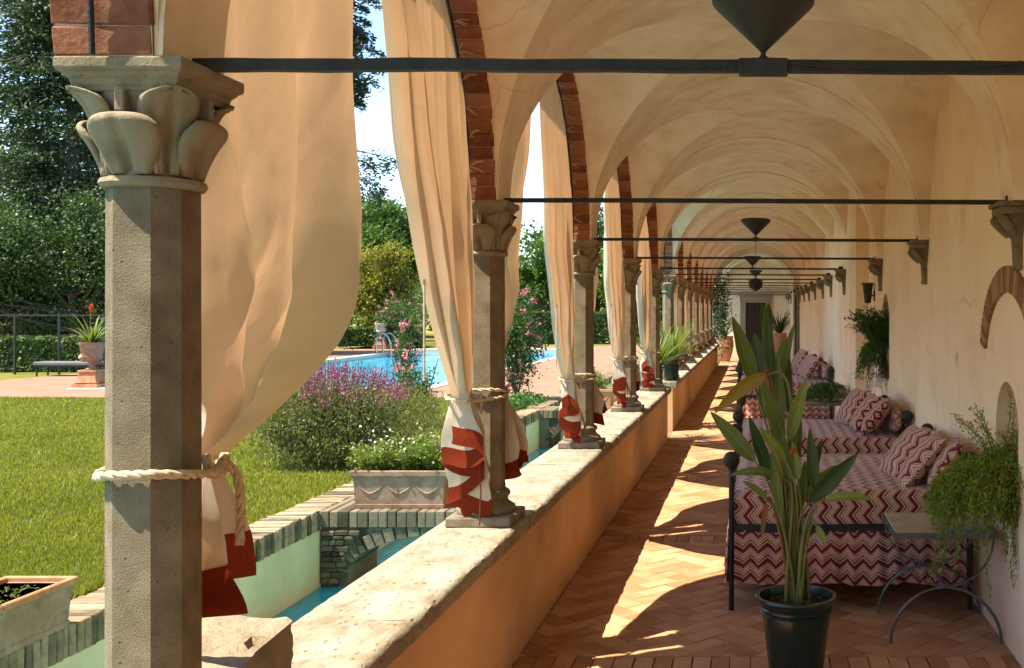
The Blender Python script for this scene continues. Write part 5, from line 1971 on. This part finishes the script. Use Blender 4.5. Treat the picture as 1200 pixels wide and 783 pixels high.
# ------------------------------------------------------------------ garden by the canal
def planter(label, x0, x1, y0, y1, z0, h, mat, festoon=True):
    t = thing('planter', label, 'planter', ((x0 + x1) / 2, (y0 + y1) / 2, z0), 'terracotta planters along the canal')
    hx, hy = (x1 - x0) / 2, (y1 - y0) / 2
    m = MB()
    lv = [(.93, 0), (.94, .04), (.92, .045), (.955, h * .72), (.97, h * .80), (1.0, h * .82), (1.0, h * .9), (.9, h * .9)]
    m.loops([[(-hx * s, -hy * s + (1 - s) * 0, z), (hx * s, -hy * s, z), (hx * s, hy * s, z), (-hx * s, hy * s, z)] for s, z in lv])
    b = m.build('box', mat, t)
    m = MB()
    e = .035
    for s in (-1, 1):
        m.bbox(-hx - .015, hx + .015, s * (hy - e / 2 + .012) - e / 2, s * (hy - e / 2 + .012) + e / 2, h * .85, h + .002, .008)
        m.bbox(s * (hx - e / 2 + .013) - e / 2, s * (hx - e / 2 + .013) + e / 2, -hy + e - .011, hy - e + .011, h * .855, h, .006)
    m.build('rim', 'terracotta' if mat != 'terracotta_old' else mat, b)
    if festoon:
        for s in (-1, 1):
            for k in range(3):
                m = MB()
                cx = -hx * .6 + k * hx * .6
                m.tube([(cx - hx * .27 + hx * .54 * q / 10, s * hy * .945, h * .62 - h * .22 * math.sin(PI * q / 10)) for q in range(11)], [.004 + .007 * math.sin(PI * q / 10) for q in range(11)], 6)
                m.build('festoon', mat, b, 60)
    m = MB(); m.box(-hx * .92, hx * .92, -hy * .92, hy * .92, h * .8, h * .90); m.build('soil', 'soil', b)
    return t


def bushy(t, c, rad, n, leaf, mat, name='foliage', clumps=30, seed=0, axis=None, aspect=.45, flat=.0):
    """foliage in uneven clumps through an ellipsoid"""
    r = np.random.default_rng(seed)
    c = np.array(c) - np.array(t.location)
    rad = np.array(rad)
    d = r.normal(size=(clumps, 3)); d /= np.linalg.norm(d, axis=1)[:, None]
    cc = d * (r.random((clumps, 1)) ** .45) * .86
    per = n // clumps
    P = np.repeat(cc, per, axis=0) + r.normal(size=(clumps * per, 3)) * r.uniform(.12, .24, size=(clumps, 1)).repeat(per, axis=0)
    P = P * rad + c
    A = None
    if axis is not None:
        A = np.broadcast_to(np.array(axis, dtype=float), P.shape)
    return leaf_cloud(name, P, leaf * r.uniform(.6, 1.35, len(P)), mat, t, axis=A, spread=1.0, aspect=aspect)


def stems(t, base, tips, r0, r1, mat='bark', name='stem'):
    m = MB()
    b = Vector(base) - t.location
    for q in tips:
        q = Vector(q) - t.location
        mid = b.lerp(q, .5) + Vector((RNG.uniform(-.05, .05), RNG.uniform(-.05, .05), .05))
        m.tube([b, mid, q], [r0, (r0 + r1) / 2, r1], 5)
    return m.build(name, mat, t)


p1 = planter('terracotta planter with white flowers on the brick footbridge', -4.28, -3.27, 11.0, 11.5, 0.0, .40, 'terracotta_old')
sprays(('stems', 'foliage'), p1, (-3.78, 11.25, .36), 60, .42, 1.6, (0, 0, .7), .5, .05, 'leaf_box', 46, .75, 31, None, fluff=.05)
for dx in (-.33, .33):
    sprays(('stems', 'foliage'), p1, (-3.78 + dx, 11.25, .36), 40, .36, 1.6, (dx * .8, 0, .7), .5, .05, 'leaf_box', 46, .7, 33 + int(dx * 10), None, fluff=.05)
C = NR.normal(size=(90, 3)) * (.33, .15, .09) + (-3.78, 11.2, .66) - np.array(p1.location)
leaf_cloud('blossom', C, .035, 'petal_white', p1, aspect=.9)
p2 = planter('old terracotta planter on the canal edge at the left of the picture', -4.98, -4.52, 5.75, 6.92, .01, .32, 'terracotta_pale')
sprays(('stems', 'foliage'), p2, (-4.78, 6.15, .30), 60, .30, 1.0, (-.1, -.2, .2), .8, .034, 'leaf_box', 26, .9, 41, None, fluff=.035)
sprays(('stems', 'foliage'), p2, (-4.75, 6.6, .28), 10, .12, 1.0, (0, 0, .2), .8, .025, 'leaf_rosemary', 20, .9, 42, None, fluff=.02)
p3 = planter('terracotta planter with light green shrub on the far bridge', -4.15, -3.05, 22.1, 22.6, 0.0, .42, 'terracotta')
bushy(p3, (-3.6, 22.35, .66), (.52, .28, .32), 2600, .06, 'leaf_box', seed=5)

# purple flowering bush by the canal edge
t = thing('flowering_bush', 'big bush of purple flower spikes by the canal, beside the big curtain', 'bush', (-5.75, 13.9, 0))
bushy(t, (-5.75, 14.1, .55), (1.0, .8, .62), 30000, .060, 'leaf_lavender', clumps=110, seed=3, axis=(0, 0, .9), aspect=.28)
r_ = random.Random(8)
C, A, S = [], [], []
mb = MB()
for k in range(430):
    a, q = r_.uniform(0, 2 * PI), math.sqrt(r_.random())
    x, y = math.cos(a) * q * .95, math.sin(a) * q * .75
    zb = .55 + .50 * math.sqrt(max(0, 1 - q * q * .9))
    L = r_.uniform(.22, .42)
    d = Vector((x * .5, y * .4, 1 + r_.uniform(-.1, .2))).normalized()
    b = Vector((x, y + .2, zb))
    mb.tube([b, b + d * L], .0025, 3, cap=False)
    for s in range(15):
        p = b + d * L * (.42 + .58 * s / 15)
        w = .016 * (1 - .6 * s / 15)
        C.append((p.x + r_.gauss(0, w), p.y + r_.gauss(0, w), p.z)); A.append(tuple(d)); S.append(r_.uniform(.018, .034))
mb.build('stem', 'petiole', t)
leaf_cloud('flower_spikes', C, np.array(S), 'petal_purple', t, axis=np.array(A), spread=1.2, aspect=.7)
t = thing('rosemary_bush', 'olive green rosemary bush right of the purple bush', 'bush', (-4.95 - .35, 15.6, 0))
bushy(t, (-5.3, 15.6, .42), (.70, .8, .52), 9000, .05, 'leaf_rosemary', clumps=60, seed=4, axis=(0, 0, 1.2), aspect=.25)
stems(t, (-5.3, 15.6, 0), [(-5.6, 15.5, .6), (-5.0, 15.7, .6), (-5.3, 15.2, .7), (-5.35, 16, .6)], .02, .005)


def rose(label, base, h, rad, n, nf, seed, flowers='petal_pink', leaf=.07):
    t = thing('rose_bush', label, 'bush', (base[0], base[1], 0), 'rose bushes round the pool')
    r = random.Random(seed)
    tips = [(base[0] + r.uniform(-1, 1) * rad, base[1] + r.uniform(-1, 1) * rad, h * r.uniform(.55, .98)) for _ in range(9)]
    stems(t, (base[0], base[1], 0), tips, .018, .006)
    g = np.random.default_rng(seed)
    bushy(t, (base[0], base[1], h * .53), (rad, rad, h * .48), n, leaf, 'leaf_rose', clumps=46, seed=seed, aspect=.6)
    c = g.normal(size=(nf, 3)); c /= np.linalg.norm(c, axis=1)[:, None]
    c = c * (rad, rad, h * .5) * g.uniform(.75, 1.05, (nf, 1)) + (0, 0, h * .55)
    P = (np.repeat(c, 12, axis=0) + g.normal(size=(nf * 12, 3)) * .032)
    leaf_cloud('blossom', P, leaf * .95, flowers, t, aspect=.9)
    return t


rose('pink climbing rose bush behind the second column', (-5.55, 24.2), 2.55, .62, 6500, 60, 3)
rose('small deep pink rose behind the purple bush', (-6.1, 18.6), 1.30, .42, 2200, 26, 5, leaf=.055)
rose('pink rose bush by the white urn at the far pool corner', (-19.6, 57.5), 3.0, 1.4, 5000, 60, 7, leaf=.13)
rose('orange-leaved young rose by the near pool rim', (-8.9, 26.4), 1.75, .35, 1200, 16, 9)
bh = thing('ground_ivy', 'green creeping plants at the foot of the climbing rose', 'plant', (-5.2, 22.6, 0))
bushy(bh, (-5.3, 22.6, .08), (.6, 2.2, .15), 5000, .06, 'leaf_fern_dark', clumps=60, seed=8, aspect=.6)
bh = thing('ivy_tuft', 'small ivy tuft hanging down the canal wall', 'plant', (LAWN_X, 17.4, 0))
bushy(bh, (LAWN_X + .02, 17.4, -.22), (.10, .35, .22), 500, .06, 'leaf_fern_dark', clumps=14, seed=9, aspect=.6)


# urns
def urn(label, loc, s, potmat, plant):
    t = thing('garden_urn', label, 'urn', loc, 'garden urns on pedestals')
    m = MB()
    for a, b, z0, z1 in ((.26, .26, 0, .10), (.21, .24, .10, .13), (.20, .16, .13, .34), (.19, .19, .34, .38)):
        m.loops([[(w * s, -w * s, z * s), (w * s, w * s, z * s), (-w * s, w * s, z * s), (-w * s, -w * s, z * s)] for w, z in ((a, z0 + .0005), (b, z1))])
    m.build('pedestal', 'terracotta', t)
    m = MB(); m.lathe([(q * s, z * s) for q, z in ((.11, .381), (.12, .40), (.055, .44), (.05, .50), (.09, .54), (.17, .60), (.19, .66), (.18, .70), (.20, .74), (.22, .86), (.25, .92), (.25, .95), (.21, .95), (.18, .90))], 24); m.build('bowl', potmat, t, 40)
    if plant:
        strap_plant(t, (loc[0], loc[1], loc[2] + .90 * s), 46, .75 * s, .06 * s, 'leaf_yucca', 4, 1.1, 1.0)
        m = MB(); m.tube([(0, 0, .9 * s), (-.05, 0, 1.3 * s), (-.03, 0, 1.62 * s)], .01, 5); m.build('flower_stalk', 'petiole', t)
        leaf_cloud('blossom', NR.normal(size=(60, 3)) * (.035, .035, .08) + (-.03, 0, 1.66 * s), .06, 'petal_red', t, aspect=.5)
    return t


u = at(108, 455, 28.0)
urn('terracotta urn on a pedestal with a spiky yellow-green plant, by the lawn path', (u.x, 28.0, 0), 1.30, 'terracotta_old', True)
u = at(447, 408, 57.0)
urn('white stone urn on a terracotta pedestal beyond the pool', (u.x, 57.0, 0), 1.45, 'white_metal', False)

# pool ladder
t = thing('pool_ladder', 'chrome pool ladder with two curved handrails on the far pool side', 'ladder', (-17.95, 50.5, 0))
for dy in (0, .9):
    m = MB(); m.tube(catmull([(-.45, dy, 0), (-.45, dy, .6), (-.25, dy, .93), (.05, dy, .85), (.22, dy, .45), (.25, dy, -.3)], 6), .045, 8); m.build('handrail', 'chrome', t, 60)
for k in range(2):
    m = MB(); m.bbox(.2, .3, .02, .88, -.12 - .2 * k, -.08 - .2 * k, .01); m.build('step', 'chrome', t)

# sun lounger and railing on the far lawn
t = thing('sun_lounger', 'grey sun lounger with a pink cushion in front of the clipped hedge', 'sun lounger', (-21.9, 33.2, 0))
m = MB(); m.bbox(-.95, .95, -.32, .32, .34, .46, .03); m.build('mattress', 'foam_pad', t)
m = MB(); m.bbox(-.9, .9, -.30, .30, .29, .335, .008); m.build('frame', 'iron', t)
for a in (-.85, .85):
    for b in (-.26, .26):
        m = MB(); m.box(a - .02, a + .02, b - .02, b + .02, 0, .29); m.build('leg', 'iron', t)
m = MB()
P = [[(.62 + .28 * math.cos(q) * math.sin(p_), .28 * math.sin(q) * math.sin(p_), .60 + .17 * math.cos(p_)) for q in [2 * PI * a / 16 for a in range(17)]] for p_ in [PI * b / 8 for b in range(9)]]
U_ = [[(a * .05, b * .05) for a in range(17)] for b in range(9)]
m.grid(P, U_); m.build('cushion', 'chevron', t, 180)

t = thing('iron_railing', 'tall dark iron garden railing in front of the clipped hedge', 'railing', (-24, 34.0, 0))
for k in range(7):
    m = MB(); x = -6.0 + k * 1.45
    m.box(x - .03, x + .03, -.03, .03, 0, 2.0); m.build('post', 'iron', t)
m = MB(); m.box(-6.0, 2.73, -.022, .022, 1.90, 1.96); m.build('top_rail', 'iron', t)
m = MB(); m.box(-6.0, -5.4, -.015, .015, .9, .94); m.build('gate_rail', 'iron', t)


def hedge(label, x0, x1, y0, y1, h, n, leaf, seed, mat='leaf_hedge'):
    t = thing('hedge', label, 'hedge', ((x0 + x1) / 2, y0, 0), 'clipped hedges')
    g = np.random.default_rng(seed)
    lx, ly = t.location.x, t.location.y
    f = g.random(n)
    P = np.column_stack([g.uniform(x0, x1, n), np.where(f < .55, y0 + np.abs(g.normal(0, .10, n)), g.uniform(y0, y1, n)), np.where(f < .55, h * g.random(n), h + g.normal(0, .04, n))])
    P[:, 1] += .08 * np.sin(P[:, 0] * 2.3 + P[:, 2] * 3)
    leaf_cloud('foliage', P - (lx, ly, 0), leaf * g.uniform(.6, 1.4, n), mat, t, aspect=.6)
    m = MB(); m.box(x0 + .1 - lx, x1 - .1 - lx, y0 + .18 - ly, y1 - .15 - ly, 0, h - .08); m.build('inner_twigs', 'leaf_hedge', t)
    return t


hedge('clipped green hedge behind the railing at the left of the picture', -48, -17.0, 35.2, 36.4, 1.12, 26000, .13, 3)
hedge('clipped green hedge beyond the pool, between the curtains', -44, -19.6, 60.6, 61.8, 1.0, 16000, .17, 4)
hedge('far green hedge along the end of the terrace', -18.5, -4.2, 64.0, 65.2, 1.9, 12000, .18, 6)


# trees
def tree(name, label, loc, h, trunk_r, lobes, n, leaf, mat, seed, bark='bark', clumps=60, trunk_top=.75, group='garden trees'):
    t = thing(name, label, 'tree', loc, group)
    r = random.Random(seed)
    g = np.random.default_rng(seed)
    top = Vector((r.uniform(-.3, .3), r.uniform(-.3, .3), h * trunk_top))
    m = MB()
    pts = [Vector((0, 0, -.1)).lerp(top, k / 8) + Vector((r.uniform(-.08, .08), r.uniform(-.08, .08), 0)) * (k > 0) for k in range(9)]
    m.tube(pts, [trunk_r * (1.25 - 1.05 * k / 8) for k in range(9)], 8)
    tr = m.build('trunk', bark, t, 60)
    allC = []
    lim = MB()
    tot = sum(l[3] * l[4] * l[5] for l in lobes)
    for (cx, cy, cz, rx, ry, rz) in lobes:
        k = max(6, int(clumps * rx * ry * rz / tot))
        d = g.normal(size=(k, 3)); d /= np.linalg.norm(d, axis=1)[:, None]
        cc = d * (g.random((k, 1)) ** .4) * .88
        per = max(8, int(n / max(1, clumps)))
        sg = g.uniform(.10, .22, size=(k, 1)).repeat(per, axis=0)
        P = np.repeat(cc, per, axis=0) + g.normal(size=(k * per, 3)) * sg * (1, 1, .8)
        P = P * (rx, ry, rz) + (cx, cy, cz)
        allC.append(P)
        for q in range(0, k, max(1, k // 7)):
            e = Vector(cc[q] * (rx, ry, rz) + (cx, cy, cz))
            i = min(7, max(2, int(8 * min(.95, max(.25, (e.z - .35 * rz) / (h * trunk_top) * .8)))))
            b = pts[i]
            mid = b.lerp(e, .5) + Vector((0, 0, -.05 * h * r.random()))
            w = trunk_r * (1.2 - 1.05 * i / 8) * .5
            lim.tube([b, mid, e], [w, w * .55, w * .15], 5)
    lim.build('limbs', bark, t)
    P = np.concatenate(allC)
    leaf_cloud('crown', P, leaf * g.uniform(.6, 1.4, len(P)), mat, t, aspect=.6)
    return t


def conifer(label, loc, h, rb, n, leaf, mat, seed, z0=.06, power=.75, tr=.4, droop=.25, group='garden trees', bark='bark_grey', irr=.5, extra=()):
    t = thing('conifer_tree', label, 'tree', loc, group)
    g = np.random.default_rng(seed)
    r = random.Random(seed)
    m = MB(); m.tube([(0, 0, -.1), (.1, 0, h * .5), (0, .05, h * .98)], [tr, tr * .6, .03], 8); m.build('trunk', bark, t, 60)
    lim = MB()
    C, A, S = [], [], []
    nb = int(n / 130)
    for k in range(nb + len(extra)):
        u = z0 + (1 - z0) * (k + r.random()) / nb
        a = r.uniform(0, 2 * PI)
        L = rb * (1 - u) ** power * r.uniform(1 - irr, 1.1) + .25
        if k >= nb:
            zz_, a, L = extra[k - nb]
            u = zz_ / h
        o = Vector((0, 0, h * u))
        d = Vector((math.cos(a), math.sin(a), r.uniform(-.05, .25)))
        pts = [o + d * L * s + Vector((0, 0, -droop * L * s * s)) for s in (0, .33, .66, 1)]
        if k % 2 == 0:
            lim.tube(pts, [.05 * tr / .4 + .01, .035, .022, .008], 4, cap=False)
        per = 130
        s = np.sqrt(g.uniform(.05, 1, per))
        wv = .17 * L * (1.1 - s * .5) + .10
        P = np.array(o) + np.outer(s * L, np.array(d)) - np.outer(droop * L * s * s, (0, 0, 1))
        sd = np.array((-math.sin(a), math.cos(a), 0))
        P = P + np.outer(g.normal(size=per) * wv, sd) + np.column_stack([np.zeros(per), np.zeros(per), g.normal(size=per) * .12 * (1 + L * .08) - np.abs(g.normal(size=per)) * .12])
        C.append(P)
        A.append(np.tile(np.array((d.x, d.y, -.25)), (per, 1)))
    lim.build('limbs', bark, t)
    C, A = np.concatenate(C), np.concatenate(A)
    leaf_cloud('crown', C, leaf * g.uniform(.6, 1.4, len(C)), mat, t, axis=A, spread=.8, aspect=.4)
    return t


conifer('tall dark conifer behind the lawn at the left edge', (-30.2, 46, 0), 24.0, 4.9, 130000, .21, 'leaf_conifer', 3, z0=.05, power=.52, tr=.42, irr=.5)
conifer('second dark conifer standing behind the near column', (-24.0, 49, 0), 19.0, 4.4, 40000, .25, 'leaf_conifer', 5, z0=.05, power=.7, tr=.45)
tree('evergreen_tree', 'broad evergreen tree with lighter tips in front of the tall conifer', (-27.0, 41.5, 0), 7.2, .22,
     [(-2.2, 0, 4.2, 2.6, 2.2, 2.6), (1.2, .4, 4.6, 2.4, 2.0, 2.4), (4.2, .6, 3.6, 2.2, 1.8, 2.2), (-5.0, .6, 3.2, 2.4, 1.8, 2.2), (0, .4, 2.4, 4.6, 1.8, 1.5)], 84000, .125, 'leaf_tree_dark', 7, clumps=260)
# tall pine between the curtains: bare trunk, layered boughs
t = conifer('tall dark pine with a bare trunk and spreading boughs between the curtains', (-24.9, 62.5, 0), 31.0, 2.1, 17000, .26, 'leaf_pine', 9, z0=.46, power=.12, tr=.55, droop=.38, irr=.8, extra=[(11.6, .2, 3.4), (10.4, -.5, 3.0), (10.0, .6, 2.6), (12.6, 2.9, 3.4), (18.0, .1, 2.9), (21, -.3, 3.0), (9.4, .1, 2.4), (11.0, -.1, 3.2), (11.2, .9, 2.6), (17, .3, 2.6)])
tree('broadleaf_tree', 'rounded green tree in the gap between the big and the cream curtain, left one', (-30.6, 82, 0), 12.2, .3,
     [(0, 0, 8.2, 3.2, 3, 3.4), (-3.2, 0, 7, 2.6, 2.4, 2.8), (2.2, 0, 6.2, 2.4, 2.2, 2.6)], 26000, .26, 'leaf_tree', 11, clumps=120)
tree('broadleaf_tree', 'rounded green tree beside the cream curtain, right of its twin', (-27.6, 79, 0), 11.4, .3,
     [(0, 0, 8.2, 2.6, 2.6, 2.8), (1.6, 0, 6.6, 2.6, 2.4, 2.8), (-.6, 0, 5.4, 2.4, 2.2, 2.2)], 24000, .25, 'leaf_tree', 13, clumps=110)
tree('golden_tree', 'yellow-green rounded small tree in front of the green trees', (-25.2, 70, 0), 7.2, .2,
     [(0, 0, 4.9, 1.9, 1.8, 2.0), (1.0, 0, 3.6, 1.6, 1.5, 1.6), (-1.1, 0, 3.4, 1.5, 1.4, 1.7), (.1, 0, 2.2, 1.9, 1.5, 1.5)], 20000, .19, 'leaf_yellow', 15, clumps=100)
for k, (x, y, h, s, lab) in enumerate([(-44, 60, 14, 5, 'far green tree left of the conifers'), (-38, 70, 13, 5, 'far green tree behind the conifers'), (-16.5, 84, 10, 3.6, 'green tree behind the cream curtain of the second column'),
                                       (-13.5, 88, 12, 4.2, 'green tree far beyond the terrace'), (-9.6, 82, 9, 3.2, 'dark green tree beyond the terrace, seen between the third and fourth columns'), (-6.2, 90, 13, 4, 'tall green tree beyond the far hedge'), (-21.5, 92, 8, 3.4, 'green tree on the foot of the hill'),
                                       (-3.4, 86, 11, 3.6, 'green tree beyond the far end of the arcade'), (-52, 84, 16, 6, 'large far tree at the left')]):
    tree('broadleaf_tree', lab, (x, y, 0), h, .25, [(0, 0, h * .62, s * .8, s * .8, h * .34), (s * .55, 0, h * .45, s * .6, s * .6, h * .28), (-s * .55, 0, h * .42, s * .6, s * .6, h * .28)], 11000, .32,
         ['leaf_tree', 'leaf_tree_dark'][k % 2], 31 + k, clumps=80)

# hill with vine rows
mb = MB()
P = []
for i in range(31):
    x = -70 + 66 * i / 30
    P.append([(x, 95 + 105 * j / 24, -.2 + (9.5 * (j / 24) ** .8 + 1.0 * noise.noise(Vector((x * .04, j * .2, 0)))) * min(1, max(0, (-6 - x) / 14))) for j in range(25)])
mb.grid(P, flip=True)
tag(mb.build('hill', 'hill_ground', None, 180), 'sunny vineyard slope beyond the trees', kind='structure')
C = []
for row in range(22):
    y = 96 + row * 3.4
    f = ((y - 95) / 105) ** .8
    xs = NR.uniform(-48, -16, 1100)
    C.append(np.column_stack([xs, y + NR.normal(0, .25, 1100), -.2 + 9.5 * f * np.clip((-6 - xs) / 14, 0, 1) + NR.uniform(.2, 1.5, 1100)]))
o = leaf_cloud('vineyard', np.concatenate(C), .40, 'leaf_vine', None, aspect=.7)
tag(o, 'rows of vines on the sunny slope', kind='stuff')
mb = MB()
P = []
for i in range(61):
    x = -1400 + 2400 * i / 60
    hh = 55 + 45 * noise.noise(Vector((x * .002, 3, 1))) + 16 * noise.noise(Vector((x * .008, 9, 1)))
    P.append([(x, 900, -5), (x, 1000, hh * .6), (x, 1150, hh), (x, 1400, hh * .8)])
mb.grid(P, flip=True)
tag(mb.build('hills_far', 'far_hill', None, 180), 'low wooded hills on the horizon', kind='structure')

# lawn grass: real blades where the lawn is close
n = 230000
d = 7.0 + 18.0 * NR.random(n) ** 1.5
xl = (-180 - VX) * d / FPX
x = xl + (-4.97 - xl) * NR.random(n)
keep = ~((x > -6.6) & (x < -4.97) & (d > 13.2) & (d < 16.4) & (NR.random(n) < .5))
x, d = x[keep], d[keep]
n = len(x)
hgt = NR.uniform(.018, .048, n) * (1 + .4 * np.sin(x * 1.7) * np.sin(d * 1.3))
a = NR.uniform(0, 2 * PI, n)
w = NR.uniform(.004, .008, n) * (1 + d / 22)
lean = NR.normal(0, .5, (n, 2)) * hgt[:, None]
V = np.empty((n, 3, 3))
V[:, 0] = np.column_stack([x - np.cos(a) * w, d - np.sin(a) * w, np.full(n, -.014)])
V[:, 1] = np.column_stack([x + np.cos(a) * w, d + np.sin(a) * w, np.full(n, -.014)])
V[:, 2] = np.column_stack([x + lean[:, 0], d + lean[:, 1], hgt])
o = link('grass', np_mesh('grass', V.reshape(-1, 3), np.arange(n * 3).reshape(n, 3), 'grass_blade'))
tag(o, 'short green grass of the lawn', kind='stuff')
